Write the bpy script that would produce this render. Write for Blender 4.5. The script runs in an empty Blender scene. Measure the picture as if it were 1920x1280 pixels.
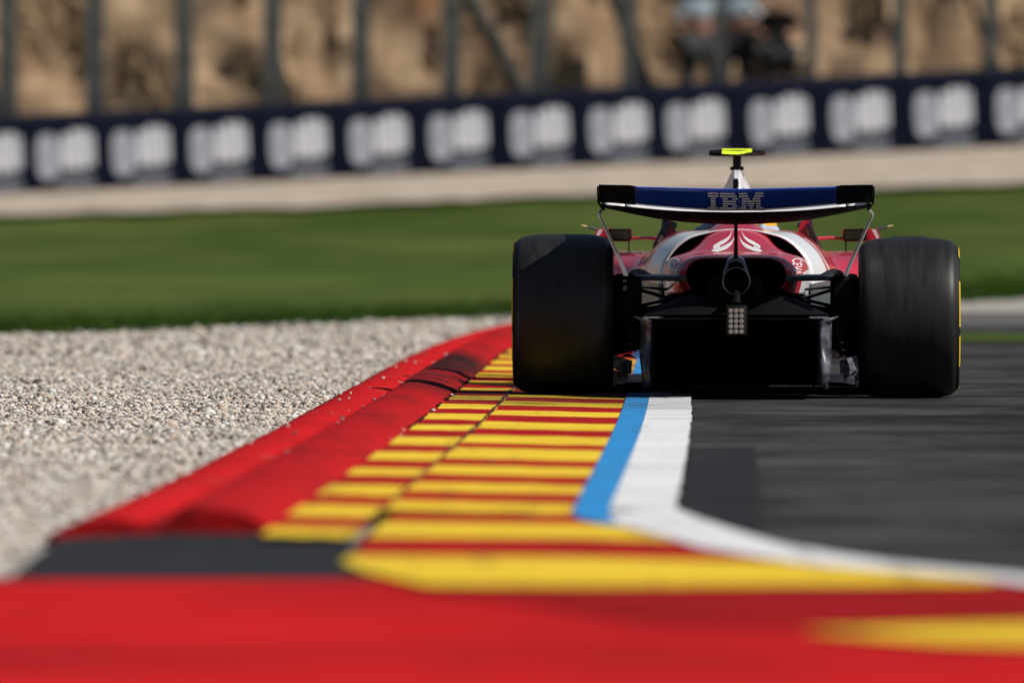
import bpy, bmesh, math, random
import numpy as np
from mathutils import Vector, Matrix, noise

random.seed(7)
rng = np.random.default_rng(11)
SC = bpy.context.scene
COL = SC.collection

# ------------------------------------------------------------------ camera, sky, sun, exposure
F = 20000.0           # focal length in photograph pixels (375 mm on a 36 mm wide sensor)
H = 0.88              # height of the lens above the track
D0 = 48.2             # distance from the lens to the rear axle of the car

cam_d = bpy.data.cameras.new('camera')
cam = bpy.data.objects.new('camera', cam_d); COL.objects.link(cam)
cam_d.sensor_width = 36.0
cam_d.lens = F / 1920 * 36
cam_d.clip_start = 1.0
cam_d.clip_end = 6000
cam.location = (0, 0, H)
cam.rotation_euler = (math.radians(90) - math.atan(260 / F), 0, 0)
cam_d.dof.use_dof = True
cam_d.dof.focus_distance = 46.8
cam_d.dof.aperture_fstop = 3.4
SC.camera = cam

SUN = Vector((1.0, -0.32, 1.0)).normalized()
elev = math.asin(SUN.z)
azim = math.atan2(SUN.x, SUN.y)          # from +Y towards +X
world = bpy.data.worlds.new('World'); SC.world = world; world.use_nodes = True
wn = world.node_tree.nodes; wl = world.node_tree.links
wn.clear()
w_out = wn.new('ShaderNodeOutputWorld'); w_bg = wn.new('ShaderNodeBackground'); w_sky = wn.new('ShaderNodeTexSky')
w_sky.sky_type = 'NISHITA'; w_sky.sun_disc = False
w_sky.sun_elevation = elev; w_sky.sun_rotation = azim
w_bg.inputs['Strength'].default_value = 0.05
wl.new(w_sky.outputs[0], w_bg.inputs['Color']); wl.new(w_bg.outputs[0], w_out.inputs['Surface'])
sun_d = bpy.data.lights.new('sun', 'SUN'); sun = bpy.data.objects.new('sun', sun_d); COL.objects.link(sun)
sun_d.energy = 4.7; sun_d.angle = math.radians(0.53); sun_d.color = (1.0, 0.955, 0.89)
sun.rotation_euler = SUN.to_track_quat('Z', 'Y').to_euler()
sun.location = SUN * 80
SC.view_settings.view_transform = 'Standard'; SC.view_settings.look = 'None'
SC.view_settings.exposure = 0.0; SC.view_settings.gamma = 1.0
SC.render.engine = 'CYCLES'
SC.cycles.use_denoising = True
SC.cycles.max_bounces = 6

# ------------------------------------------------------------------ helpers
def mat(name, col, rough=0.5, metal=0.0, spec=0.5, coat=0.0, col2=None, scale=8.0, detail=4.0, bump=0.0, bscale=None,
        thr=(0.35, 0.65), coord='Object', stretch=(1, 1, 1), rough2=None):
    m = bpy.data.materials.new(name); m.use_nodes = True
    nt = m.node_tree; b = nt.nodes['Principled BSDF']
    b.inputs['Base Color'].default_value = (*col, 1); b.inputs['Roughness'].default_value = rough
    b.inputs['Metallic'].default_value = metal; b.inputs['Specular IOR Level'].default_value = spec
    b.inputs['Coat Weight'].default_value = coat; b.inputs['Coat Roughness'].default_value = 0.06
    if col2 is not None or bump:
        tc = nt.nodes.new('ShaderNodeTexCoord'); mp = nt.nodes.new('ShaderNodeMapping')
        mp.inputs['Scale'].default_value = stretch
        nt.links.new(tc.outputs[coord], mp.inputs[0])
        if col2 is not None:
            n = nt.nodes.new('ShaderNodeTexNoise'); n.inputs['Scale'].default_value = scale; n.inputs['Detail'].default_value = detail
            n.inputs['Roughness'].default_value = 0.62
            nt.links.new(mp.outputs[0], n.inputs['Vector'])
            r = nt.nodes.new('ShaderNodeValToRGB')
            r.color_ramp.elements[0].position = thr[0]; r.color_ramp.elements[1].position = thr[1]
            r.color_ramp.elements[0].color = (*col, 1); r.color_ramp.elements[1].color = (*col2, 1)
            nt.links.new(n.outputs['Fac'], r.inputs[0]); nt.links.new(r.outputs[0], b.inputs['Base Color'])
            if rough2 is not None:
                mr = nt.nodes.new('ShaderNodeMapRange')
                mr.inputs['From Min'].default_value = thr[0]; mr.inputs['From Max'].default_value = thr[1]
                mr.inputs['To Min'].default_value = rough; mr.inputs['To Max'].default_value = rough2
                nt.links.new(n.outputs['Fac'], mr.inputs[0]); nt.links.new(mr.outputs[0], b.inputs['Roughness'])
        if bump:
            n2 = nt.nodes.new('ShaderNodeTexNoise'); n2.inputs['Scale'].default_value = bscale or scale * 4; n2.inputs['Detail'].default_value = 5
            nt.links.new(mp.outputs[0], n2.inputs['Vector'])
            bp = nt.nodes.new('ShaderNodeBump'); bp.inputs['Strength'].default_value = bump; bp.inputs['Distance'].default_value = 0.02
            nt.links.new(n2.outputs['Fac'], bp.inputs['Height']); nt.links.new(bp.outputs[0], b.inputs['Normal'])
    return m

def over(m, col, scale=6.0, lo=0.55, hi=0.75, stretch=(1, 1, 1), box=None, soft=0.5, rough=None, fac=1.0, detail=6.0):
    """lay a stain of colour col over material m: noise, limited to an ellipse box=(cx,cy,rx,ry) in object space"""
    nt = m.node_tree; b = nt.nodes['Principled BSDF']; L = nt.links
    tc = nt.nodes.new('ShaderNodeTexCoord'); mp = nt.nodes.new('ShaderNodeMapping'); mp.inputs['Scale'].default_value = stretch
    L.new(tc.outputs['Object'], mp.inputs[0])
    n = nt.nodes.new('ShaderNodeTexNoise'); n.inputs['Scale'].default_value = scale; n.inputs['Detail'].default_value = detail; n.inputs['Roughness'].default_value = 0.65
    L.new(mp.outputs[0], n.inputs['Vector'])
    mr = nt.nodes.new('ShaderNodeMapRange'); mr.clamp = True
    mr.inputs['From Min'].default_value = lo; mr.inputs['From Max'].default_value = hi; mr.inputs['To Max'].default_value = fac
    L.new(n.outputs['Fac'], mr.inputs[0]); f = mr.outputs[0]
    if box:
        cx, cy, rx, ry = box
        m2 = nt.nodes.new('ShaderNodeMapping'); m2.vector_type = 'TEXTURE'
        m2.inputs['Location'].default_value = (cx, cy, 0); m2.inputs['Scale'].default_value = (rx, ry, 1e6)
        L.new(tc.outputs['Object'], m2.inputs[0])
        ln = nt.nodes.new('ShaderNodeVectorMath'); ln.operation = 'LENGTH'; L.new(m2.outputs[0], ln.inputs[0])
        mr2 = nt.nodes.new('ShaderNodeMapRange'); mr2.clamp = True
        mr2.inputs['From Min'].default_value = 1.0; mr2.inputs['From Max'].default_value = 1.0 - soft
        L.new(ln.outputs['Value'], mr2.inputs[0])
        mu = nt.nodes.new('ShaderNodeMath'); mu.operation = 'MULTIPLY'; L.new(f, mu.inputs[0]); L.new(mr2.outputs[0], mu.inputs[1]); f = mu.outputs[0]
    mx = nt.nodes.new('ShaderNodeMix'); mx.data_type = 'RGBA'
    src = b.inputs['Base Color']
    if src.links: L.new(src.links[0].from_socket, mx.inputs[6])
    else: mx.inputs[6].default_value = src.default_value
    mx.inputs[7].default_value = (*col, 1)
    L.new(f, mx.inputs[0]); L.new(mx.outputs[2], src)
    return m

def link(name, me, mats=None, parent=None, kind=None):
    o = bpy.data.objects.new(name, me); COL.objects.link(o)
    for m in (mats if isinstance(mats, (list, tuple)) else [mats] if mats else []):
        me.materials.append(m)
    if parent is not None: o.parent = parent
    if kind: o['kind'] = kind
    return o

def obj(name, bm, mats=None, parent=None, smooth=True, kind=None, bevel=0.0, subsurf=0, solid=0.0, angle=40):
    bmesh.ops.recalc_face_normals(bm, faces=bm.faces)
    me = bpy.data.meshes.new(name); bm.to_mesh(me); bm.free()
    if smooth:
        me.polygons.foreach_set('use_smooth', [True] * len(me.polygons))
        me.set_sharp_from_angle(angle=math.radians(angle))
    o = link(name, me, mats, parent, kind)
    if solid:
        md = o.modifiers.new('solid', 'SOLIDIFY'); md.thickness = abs(solid); md.offset = -1 if solid > 0 else 1
    if bevel:
        md = o.modifiers.new('bevel', 'BEVEL'); md.width = bevel; md.segments = 2; md.limit_method = 'ANGLE'
    if subsurf:
        md = o.modifiers.new('sub', 'SUBSURF'); md.levels = subsurf; md.render_levels = subsurf
    return o

def empty(name, label, cat, group=None, loc=(0, 0, 0)):
    o = bpy.data.objects.new(name, None); COL.objects.link(o); o.location = loc
    o['label'] = label; o['category'] = cat
    if group: o['group'] = group
    return o

def tag(o, label, cat, group=None):
    o['label'] = label; o['category'] = cat
    if group: o['group'] = group
    return o

def add_box(bm, c, s, rot=None, mi=0):
    vs = []
    for z in (-.5, .5):
        for y in (-.5, .5):
            for x in (-.5, .5):
                v = Vector((x * s[0], y * s[1], z * s[2]))
                if rot is not None: v = rot @ v
                vs.append(bm.verts.new(v + Vector(c)))
    for f in ((0, 1, 3, 2), (4, 6, 7, 5), (0, 4, 5, 1), (2, 3, 7, 6), (0, 2, 6, 4), (1, 5, 7, 3)):
        bm.faces.new([vs[i] for i in f]).material_index = mi

def add_tube(bm, pts, r, seg=10, mi=0, flat=None, cap=True):
    """tube along pts; r a number or list; flat=(sx, sy) scales the section across its two axes"""
    pts = [Vector(p) for p in pts]; n = len(pts)
    rs = r if isinstance(r, (list, tuple)) else [r] * n
    rings = []; up = None
    for i, p in enumerate(pts):
        t = (pts[min(i + 1, n - 1)] - pts[max(i - 1, 0)]).normalized()
        if up is None:
            up = Vector((0, 0, 1)) if abs(t.z) < 0.9 else Vector((0, 1, 0))
        a = t.cross(up).normalized(); b = a.cross(t).normalized(); up = b
        sx, sy = flat or (1, 1)
        rings.append([bm.verts.new(p + a * math.cos(2 * math.pi * k / seg) * rs[i] * sx + b * math.sin(2 * math.pi * k / seg) * rs[i] * sy) for k in range(seg)])
    for i in range(n - 1):
        for k in range(seg):
            bm.faces.new((rings[i][k], rings[i][(k + 1) % seg], rings[i + 1][(k + 1) % seg], rings[i + 1][k])).material_index = mi
    if cap:
        bm.faces.new(rings[0][::-1]).material_index = mi; bm.faces.new(rings[-1]).material_index = mi

def add_lathe(bm, prof, seg=64, mi=lambda k: 0, axis='X', centre=(0, 0, 0), close=False):
    """prof: list of (along, radius)"""
    c = Vector(centre); rings = []
    for (a, r) in prof:
        ring = []
        for k in range(seg):
            t = 2 * math.pi * k / seg
            if axis == 'X': v = Vector((a, r * math.cos(t), r * math.sin(t)))
            elif axis == 'Y': v = Vector((r * math.cos(t), a, r * math.sin(t)))
            else: v = Vector((r * math.cos(t), r * math.sin(t), a))
            ring.append(bm.verts.new(c + v))
        rings.append(ring)
    m = len(rings)
    for i in range(m if close else m - 1):
        j = (i + 1) % m
        for k in range(seg):
            bm.faces.new((rings[i][k], rings[i][(k + 1) % seg], rings[j][(k + 1) % seg], rings[j][k])).material_index = mi(i)
    return rings

def smooth_line(pts, n):
    """Catmull-Rom resample of a polyline of tuples to n points"""
    P = np.array(pts, float); m = len(P)
    t = np.linspace(0, m - 1, n); out = []
    for x in t:
        i = min(int(x), m - 2); u = x - i
        p0, p1, p2, p3 = P[max(i - 1, 0)], P[i], P[i + 1], P[min(i + 2, m - 1)]
        out.append(0.5 * ((2 * p1) + (-p0 + p2) * u + (2 * p0 - 5 * p1 + 4 * p2 - p3) * u * u + (-p0 + 3 * p1 - 3 * p2 + p3) * u ** 3))
    return out

def loft(bm, secs, mi=lambda i, k: 0, sub=0):
    """secs: list of (Y, half profile [(x,z)...]); mirrored about x=0; returns rows of verts (left..right)"""
    rows = []
    for (y, hp) in secs:
        full = [(-x, z) for (x, z) in reversed(hp)] + [(x, z) for (x, z) in hp if x > 1e-6]
        rows.append([bm.verts.new((x, y, z)) for (x, z) in full])
    n = len(rows[0])
    for i in range(len(rows) - 1):
        for k in range(n - 1):
            bm.faces.new((rows[i][k], rows[i][k + 1], rows[i + 1][k + 1], rows[i + 1][k])).material_index = mi(i, k)
    return rows

def dense(secs, ny=5, npf=4):
    """refine loft sections smoothly in both directions"""
    prof = [[np.array(p) for p in smooth_line(hp, (len(hp) - 1) * npf + 1)] for (_, hp) in secs]
    ys = [y for (y, _) in secs]
    N = (len(secs) - 1) * ny + 1
    yy = smooth_line([(y,) for y in ys], N)
    cols = [smooth_line([p[k] for p in prof], N) for k in range(len(prof[0]))]
    out = []
    for i in range(N):
        out.append((float(yy[i][0]), [(max(float(cols[k][i][0]), 0.0) if k else 0.0, float(cols[k][i][1])) for k in range(len(cols))]))
    return out

def ground(px, py, z=0.0):
    """a point of the ground plane at height z, measured from the photograph"""
    d = F * (H - z) / (py - 380.0)
    return ((px - 960) * d / F, d, z)

def K(px, py, Y=0.0):
    """a point of the car, in the car's own frame, at depth Y in front of the rear axle"""
    s = F / (D0 + Y)
    return Vector(((px - 1380) / s, Y, H + (380 - py) / s))

# ------------------------------------------------------------------ ground
SLOPE = 0.048
def terrain_z(x, y):
    if y <= 85: return 0.0
    u = (y - 85) / 80.0
    r = u ** 1.9 if u < 1 else 1.0
    z = r * (1.38 + SLOPE * max(-16, min(16, x)))
    if y > 166:                               # ledge, then the earth bank behind the barrier
        z += 0.62 * min(1, (y - 166) / 0.8)
    return z

def sheet(name, xs, ys_of, nx, ny, dz, m, kind='structure'):
    """a ground sheet that follows the terrain; xs=(x0,x1); ys_of(x) -> (y0,y1)"""
    bm = bmesh.new(); rows = []
    for i in range(nx + 1):
        x = xs[0] + (xs[1] - xs[0]) * i / nx
        y0, y1 = ys_of(x)
        rows.append([bm.verts.new((x, y0 + (y1 - y0) * j / ny, terrain_z(x, y0 + (y1 - y0) * j / ny) + dz)) for j in range(ny + 1)])
    for i in range(nx):
        for j in range(ny):
            bm.faces.new((rows[i][j], rows[i + 1][j], rows[i + 1][j + 1], rows[i][j + 1]))
    return obj(name, bm, m, kind=kind)

M_grass = mat('grass', (0.036, 0.064, 0.012), 0.95, spec=0.03, col2=(0.090, 0.116, 0.030), scale=0.35, detail=6, stretch=(1, 0.35, 1), thr=(0.36, 0.66), bump=0.8, bscale=9)
over(M_grass, (0.125, 0.105, 0.035), scale=0.16, lo=0.56, hi=0.72, stretch=(1, 0.4, 1), fac=0.55)
over(M_grass, (0.020, 0.048, 0.007), scale=0.5, lo=0.0, hi=0.55, stretch=(0.3, 0.3, 1), box=(-6, 80, 70, 19), soft=0.6, fac=0.62)
over(M_grass, (0.058, 0.112, 0.020), scale=0.35, lo=0.25, hi=0.6, stretch=(0.3, 0.6, 1), box=(-6, 111, 70, 13), soft=0.8, fac=0.4)
M_gravel_base = mat('gravel_base', (0.28, 0.26, 0.23), 0.95, spec=0.1, col2=(0.46, 0.43, 0.39), scale=14, detail=8, bump=1.0, bscale=30)
M_dust = mat('pale_gravel', (0.40, 0.33, 0.26), 0.95, spec=0.1, col2=(0.56, 0.48, 0.39), scale=1.1, detail=8, bump=0.8, bscale=14)
M_asph = mat('asphalt', (0.030, 0.030, 0.033), 0.85, spec=0.12, col2=(0.080, 0.078, 0.075), scale=0.9, detail=10, bump=0.5, bscale=140, thr=(0.36, 0.66))
over(M_asph, (0.012, 0.012, 0.014), scale=1.0, lo=0.47, hi=0.62, stretch=(1.2, 0.45, 1), fac=0.8)
over(M_asph, (0.013, 0.013, 0.015), scale=0.7, lo=0.50, hi=0.60, stretch=(0.35, 2.2, 1), box=(2.2, 47, 2.6, 9), soft=0.7, fac=0.75)
over(M_asph, (0.12, 0.118, 0.112), scale=26, lo=0.70, hi=0.78, fac=0.7)
M_asph_dark = mat('asphalt_patch', (0.019, 0.019, 0.022), 0.85, spec=0.1, col2=(0.034, 0.034, 0.037), scale=2.5, detail=9, bump=0.5, bscale=140)
M_road = mat('worn_asphalt', (0.085, 0.083, 0.08), 0.85, spec=0.1, col2=(0.15, 0.145, 0.14), scale=0.5, detail=7)

over(M_dust, (0.24, 0.20, 0.13), scale=1.6, lo=0.50, hi=0.66, stretch=(1, 0.5, 1), fac=0.6)
over(M_dust, (0.16, 0.17, 0.07), scale=2.6, lo=0.60, hi=0.70, fac=0.6)
# base terrain, one sheet to the horizon
xs = sorted(set([-1500, -700, -300, -150, -80, -50, -35] + [round(-25 + 1.0 * i, 2) for i in range(51)] + [35, 50, 80, 150, 300, 700, 1500]))
ys = sorted(set([-200, -100, -50, -20, 0, 15, 30, 45, 60, 70, 78, 84] + [85 + 2 * i for i in range(41)] + [166, 166.8, 168, 170, 200, 400, 900, 2500]))
bm = bmesh.new()
g = [[bm.verts.new((x, y, terrain_z(x, y) - 0.06)) for y in ys] for x in xs]
for i in range(len(xs) - 1):
    for j in range(len(ys) - 1):
        bm.faces.new((g[i][j], g[i + 1][j], g[i + 1][j + 1], g[i][j + 1]))
obj('ground', bm, M_grass, kind='structure')

# white-line curve: where the painted edge of the track runs (x as a function of distance)
_wd = np.array([27.5, 31.2, 33.2, 38.3, 42.9, 48.1, 50, 55.5, 61.3, 67.2, 72.7, 75.9])
_wx = np.array([0.415, 0.475, 0.53, 0.63, 0.723, 0.822, 0.835, 0.91, 1.03, 1.2, 1.39, 1.6])
_cf = np.polyfit(_wd, _wx, 4)
def xw(d): return float(np.polyval(_cf, d))
KEND = 77.0

def grass_edge(x):     # where the near gravel stops and the grass begins
    base = np.interp(x, [-40, -3.6, 0, 5.2, 40], [60, 72, 84, 98.5, 130])
    return float(base) + 0.8 * noise.noise((x * 1.7, 3.1, 0)) + 0.5 * noise.noise((x * 6, 7.7, 0))

sheet('gravel_trap', (-40, 22), lambda x: (12 if x < 1 else 76, grass_edge(x)), 310, 60, -0.03, M_gravel_base)
sheet('service_road', (1.7, 60), lambda x: (72.6, 86.5), 60, 8, -0.006, M_road)
sheet('grass_strip', (1.9, 60), lambda x: (67.2 + 0.6 * noise.noise((x * 2, 1.3, 0)), 71.5 + 1.2 * noise.noise((x * 2, 9.3, 0))), 240, 6, 0.010, M_grass)
sheet('gravel_path', (-60, 60), lambda x: (150 + 1.6 * noise.noise((x * 0.9, 5.5, 0)) + 0.9 * noise.noise((x * 4, 2.5, 0)), 166.5), 400, 16, 0.015, M_dust)

# track surface
bm = bmesh.new()
ds = [-80, -20, 5] + [12 + 1.5 * i for i in range(44)]
ds = [d for d in ds if d < KEND]
rows = [[bm.verts.new(((xw(max(d, 30)) - 0.55) + (14.5) * u if d > 23.5 else (-30 + (46) * u), d, 0.0)) for u in np.linspace(0, 1, 12)] for d in ds]  
for i in range(len(rows) - 1):
    for k in range(11):
        bm.faces.new((rows[i][k], rows[i][k + 1], rows[i + 1][k + 1], rows[i + 1][k]))
obj('track', bm, M_asph, kind='structure')

def flat_poly(name, pts, z, m, mapper=None, sub=True):
    bm = bmesh.new()
    vs = [bm.verts.new((mapper or ground)(px, py, z)) for (px, py) in pts]
    f = bm.faces.new(vs)
    bmesh.ops.triangulate(bm, faces=[f])
    return obj(name, bm, m, smooth=False, kind='structure')

flat_poly('track_patch', [(1282, 925), (1272, 957), (1360, 983), (1425, 1004), (1424, 905), (1416, 838), (1293, 838)], 0.004, M_asph_dark)

# paint
C_red, C_yel = (0.66, 0.012, 0.014), (0.86, 0.60, 0.045)
M_red = mat('kerb_red_paint', (0.60, 0.011, 0.013), 0.8, spec=0.06, col2=(0.44, 0.009, 0.010), scale=1.1, detail=8, thr=(0.42, 0.75), bump=0.25, bscale=50)
over(M_red, (0.10, 0.008, 0.008), scale=1.3, lo=0.60, hi=0.85, stretch=(2, 0.6, 1), fac=0.6)
over(M_red, (0.30, 0.007, 0.008), scale=0.9, lo=0.44, hi=0.66, stretch=(0.7, 0.5, 1), fac=0.75)
over(M_red, (0.55, 0.08, 0.07), scale=5, lo=0.62, hi=0.80, stretch=(1, 0.4, 1), fac=0.5)
over(M_red, (0.07, 0.012, 0.012), scale=1.6, lo=0.55, hi=0.70, stretch=(0.25, 1.3, 1), fac=0.5)
M_stripe_red = mat('kerb_stripe_red', (0.46, 0.008, 0.010), 0.8, spec=0.08, col2=(0.30, 0.007, 0.008), scale=2.5, detail=8, bump=0.3, bscale=60)
M_stripe_yel = mat('kerb_stripe_yellow', C_yel, 0.8, spec=0.08, col2=(0.70, 0.46, 0.030), scale=2.0, detail=8, bump=0.3, bscale=60)
for m in (M_stripe_red, M_stripe_yel):
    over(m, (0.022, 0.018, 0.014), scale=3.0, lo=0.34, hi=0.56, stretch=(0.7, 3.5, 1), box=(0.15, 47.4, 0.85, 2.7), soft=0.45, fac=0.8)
    over(m, (0.03, 0.02, 0.015), scale=7.0, lo=0.62, hi=0.74, stretch=(1, 1.5, 1), fac=0.6)
M_white = mat('white_paint', (0.80, 0.80, 0.80), 0.7, spec=0.1, col2=(0.66, 0.66, 0.67), scale=1.5, detail=8, bump=0.2, bscale=50)
M_blue = mat('blue_paint', (0.030, 0.28, 0.64), 0.75, spec=0.1, col2=(0.035, 0.23, 0.52), scale=1.8, detail=8, bump=0.2, bscale=50)
for m in (M_white, M_blue):
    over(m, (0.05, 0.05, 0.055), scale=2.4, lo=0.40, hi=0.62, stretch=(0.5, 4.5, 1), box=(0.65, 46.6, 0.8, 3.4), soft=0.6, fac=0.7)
    over(m, (0.12, 0.12, 0.12), scale=5, lo=0.64, hi=0.8, stretch=(1, 2.5, 1), fac=0.4)
for m in (M_stripe_red, M_stripe_yel, M_white, M_blue):
    over(m, (0.05, 0.035, 0.03), scale=2.6, lo=0.56, hi=0.72, stretch=(3.0, 0.10, 1), fac=0.42)
    over(m, (0.10, 0.07, 0.05), scale=1.2, lo=0.55, hi=0.75, stretch=(0.8, 1.6, 1), fac=0.45)
M_drain = mat('dark_asphalt_strip', (0.018, 0.020, 0.024), 0.85, spec=0.1, col2=(0.030, 0.032, 0.036), scale=3, detail=8)
M_bump = mat('raised_kerb_red_shaded', (0.44, 0.009, 0.011), 0.75, spec=0.06, col2=(0.35, 0.008, 0.009), scale=1.4, detail=9, thr=(0.4, 0.75), bump=0.4, bscale=22)  # kerb red darkened: weaker sun on the bump is put into the colour
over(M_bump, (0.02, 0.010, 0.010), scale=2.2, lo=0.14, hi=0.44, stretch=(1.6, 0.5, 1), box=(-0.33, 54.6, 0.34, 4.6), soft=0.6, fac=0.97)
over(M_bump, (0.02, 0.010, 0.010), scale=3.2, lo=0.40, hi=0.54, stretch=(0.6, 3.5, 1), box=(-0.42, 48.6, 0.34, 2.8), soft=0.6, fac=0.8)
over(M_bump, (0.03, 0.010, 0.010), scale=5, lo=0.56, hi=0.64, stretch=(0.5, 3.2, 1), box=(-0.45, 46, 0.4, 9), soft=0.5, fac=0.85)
over(M_bump, (0.06, 0.010, 0.010), scale=9, lo=0.62, hi=0.72, stretch=(0.8, 2.2, 1), fac=0.75)
over(M_bump, (0.14, 0.010, 0.010), scale=1.6, lo=0.50, hi=0.68, stretch=(2.6, 0.30, 1), fac=0.6)
over(M_bump, (0.05, 0.012, 0.012), scale=3.0, lo=0.57, hi=0.68, stretch=(0.5, 1.8, 1), fac=0.6)

# kerb stripes: wide inner row and narrow outer row, each a ribbed strip following the line
w_y = [(959, 942), (922, 907.5), (890, 875), (861, 842), (832, 818), (805, 793), (780, 771.5), (762, 754), (746, 741.5)]
def stripe_bands(pairs, period, frac, end):
    out = [(ground(0, a, 0.012)[1], ground(0, b, 0.012)[1]) for a, b in pairs]
    d = out[-1][0] + period
    while d < end:
        out.append((d, d + period * frac)); d += period
    return out
def kerb_strip(name, off0, off1, z0, z1, bands, dstart, dend):
    bm = bmesh.new()
    cuts = [(dstart, 1, 0.0)]
    for a, b in bands:
        cuts.append((a, 0, 0.0)); cuts.append((b, 1, 0.0015))
    cuts.append((dend, 1, 0.0))
    nx = 6; prev = None
    for i, (d, nxt, rib) in enumerate(cuts):
        row = []
        for k in range(nx + 1):
            u = k / nx
            row.append(bm.verts.new((xw(d) + off0 + (off1 - off0) * u + 0.004 * math.sin(d * 3 + k), d + 0.10 * noise.noise((d * 3.3, k * 1.1, 0)), z0 + (z1 - z0) * u + rib)))
        if prev:
            for k in range(nx):
                bm.faces.new((prev[k], prev[k + 1], row[k + 1], row[k])).material_index = cuts[i - 1][1]
        prev = row
    return obj(name, bm, [M_stripe_yel, M_stripe_red], smooth=False, kind='structure')
kerb_strip('kerb', -0.822, -0.288, 0.018, 0.006, stripe_bands(w_y, 2.1, 0.52, 74), 30.05, KEND)
n_y = [(1012, 997), (974, 954), (934, 916), (896, 884), (867.5, 853), (839, 825), (811, 801.5), (791, 780.5), (770.5, 762), (753.5, 746.5), (735.5, 732), (724, 719)]
kerb_strip('kerb_outer_row', -1.062, -0.817, 0.024, 0.020, stripe_bands(n_y, 2.1, 0.52, 74), 27.9, KEND)

# raised red kerb: a rounded bump, a groove and a back strip down to the gravel
prof = [(-1.066, 0.020), (-1.09, 0.036), (-1.13, 0.052), (-1.18, 0.065), (-1.23, 0.073), (-1.275, 0.074), (-1.30, 0.068), (-1.325, 0.05), (-1.34, 0.030),
        (-1.36, 0.030), (-1.40, 0.040), (-1.46, 0.044), (-1.53, 0.036), (-1.60, 0.010), (-1.63, -0.05)]
bm = bmesh.new(); prev = None
for d in np.arange(28.2, KEND, 0.35):
    row = []
    for k, (o_, z_) in enumerate(prof):
        n1 = noise.noise((d * 0.55, k * 0.7, 1.0)); n2 = noise.noise((d * 2.1, k * 1.3, 4.0))
        e = 1.0 if k >= len(prof) - 3 else 0.25
        row.append(bm.verts.new((xw(d) + o_ - (0.035 * max(0, 32 - d) ** 1.0 * .3 if k >= 9 else 0) + e * (0.014 * n1 + 0.016 * n2), d, z_ + 0.003 * n1 + 0.0022 * n2)))
    if prev:
        for k in range(len(row) - 1):
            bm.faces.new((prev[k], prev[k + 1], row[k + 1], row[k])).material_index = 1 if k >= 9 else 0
    else:
        base = [bm.verts.new((v.co.x, v.co.y, -0.05)) for v in row[:-1]]
        for k in range(len(base) - 1):
            bm.faces.new((row[k], row[k + 1], base[k + 1], base[k]))
    prev = row
M_back = mat('kerb_back_red_lit', (0.60, 0.011, 0.013), 0.75, spec=0.06, col2=(0.46, 0.009, 0.011), scale=1.8, detail=8, bump=0.3, bscale=30)  # brighter copy of the bump red, painting in the sun on the back strip
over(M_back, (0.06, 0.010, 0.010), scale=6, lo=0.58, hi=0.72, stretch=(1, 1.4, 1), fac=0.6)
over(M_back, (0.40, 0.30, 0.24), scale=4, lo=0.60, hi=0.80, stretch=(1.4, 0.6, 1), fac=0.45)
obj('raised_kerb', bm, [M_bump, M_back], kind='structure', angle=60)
# two open joints across the bump
M_joint = mat('kerb_joint', (0.012, 0.008, 0.008), 0.9)
for dj, nm in ((48.4, 'kerb_joint'), (50.2, 'kerb_joint')):
    bm = bmesh.new(); pts = [(xw(dj) + o_, dj + 0.12 * i / 9 + 0.05 * math.sin(i), z_ + 0.004) for i, (o_, z_) in enumerate(prof[:9])]
    for a, b in zip(pts[:-1], pts[1:]):
        v = [bm.verts.new((a[0], a[1] - 0.05, a[2])), bm.verts.new((b[0], b[1] - 0.05, b[2])), bm.verts.new((b[0], b[1] + 0.05, b[2] + 0.001)), bm.verts.new((a[0], a[1] + 0.05, a[2] + 0.001))]
        bm.faces.new(v)
    obj(nm, bm, M_joint, kind='structure', smooth=False)

bm = bmesh.new(); prev = None
for d in np.arange(28.3, KEND, 0.3):
    w = 0.004 + 0.004 * abs(noise.noise((d * 1.9, 0, 2))); c = xw(d) - 0.822 + 0.006 * noise.noise((d * 2.7, 5, 0))
    row = [bm.verts.new((c - w, d, 0.0235)), bm.verts.new((c + w, d, 0.0235))]
    if prev: bm.faces.new((prev[0], prev[1], row[1], row[0]))
    prev = row
obj('kerb_joint', bm, M_joint, kind='structure', smooth=False)

# blue and white lines
def line_strip(name, off0, off1, d0, d1, z, m, extra=None):
    bm = bmesh.new(); prev = None
    for d in np.arange(d0, d1, 0.4):
        w = 0.008 * noise.noise((d * 1.3, off1 * 9, 0)) + 0.007 * noise.noise((d * 4.0, off1 * 9, 3))
        row = [bm.verts.new((xw(d) + off0, d, z)), bm.verts.new((xw(d) + (off0 + off1) / 2, d, z)), bm.verts.new((xw(d) + off1 + w, d, z))]
        if prev:
            for k in range(2): bm.faces.new((prev[k], prev[k + 1], row[k + 1], row[k]))
        prev = row
    return obj(name, bm, m, smooth=False, kind='structure')
line_strip('blue_line', -0.292, -0.186, 30.0, KEND, 0.0115, M_blue)
flat_poly('blue_line', [(1076, 966), (1096, 974), (1130, 981), (1175, 987), (1150, 975), (1143, 962), (1140, 950), (1080, 945)], 0.0138, M_blue)
line_strip('white_line', -0.188, 0.0, 30.2, KEND, 0.0125, M_white)
flat_poly('white_line', [(1143, 962), (1150, 975), (1175, 987), (1240, 1003), (1310, 1024), (1410, 1040), (1510, 1055), (1660, 1068), (1835, 1082), (1910, 1092), (2060, 1112), (2300, 1150),
                    (2300, 1128), (2060, 1096), (1910, 1076), (1760, 1062), (1660, 1051), (1560, 1036), (1460, 1018), (1360, 987), (1300, 966), (1276, 956), (1267, 948)], 0.0155, M_white)

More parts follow.
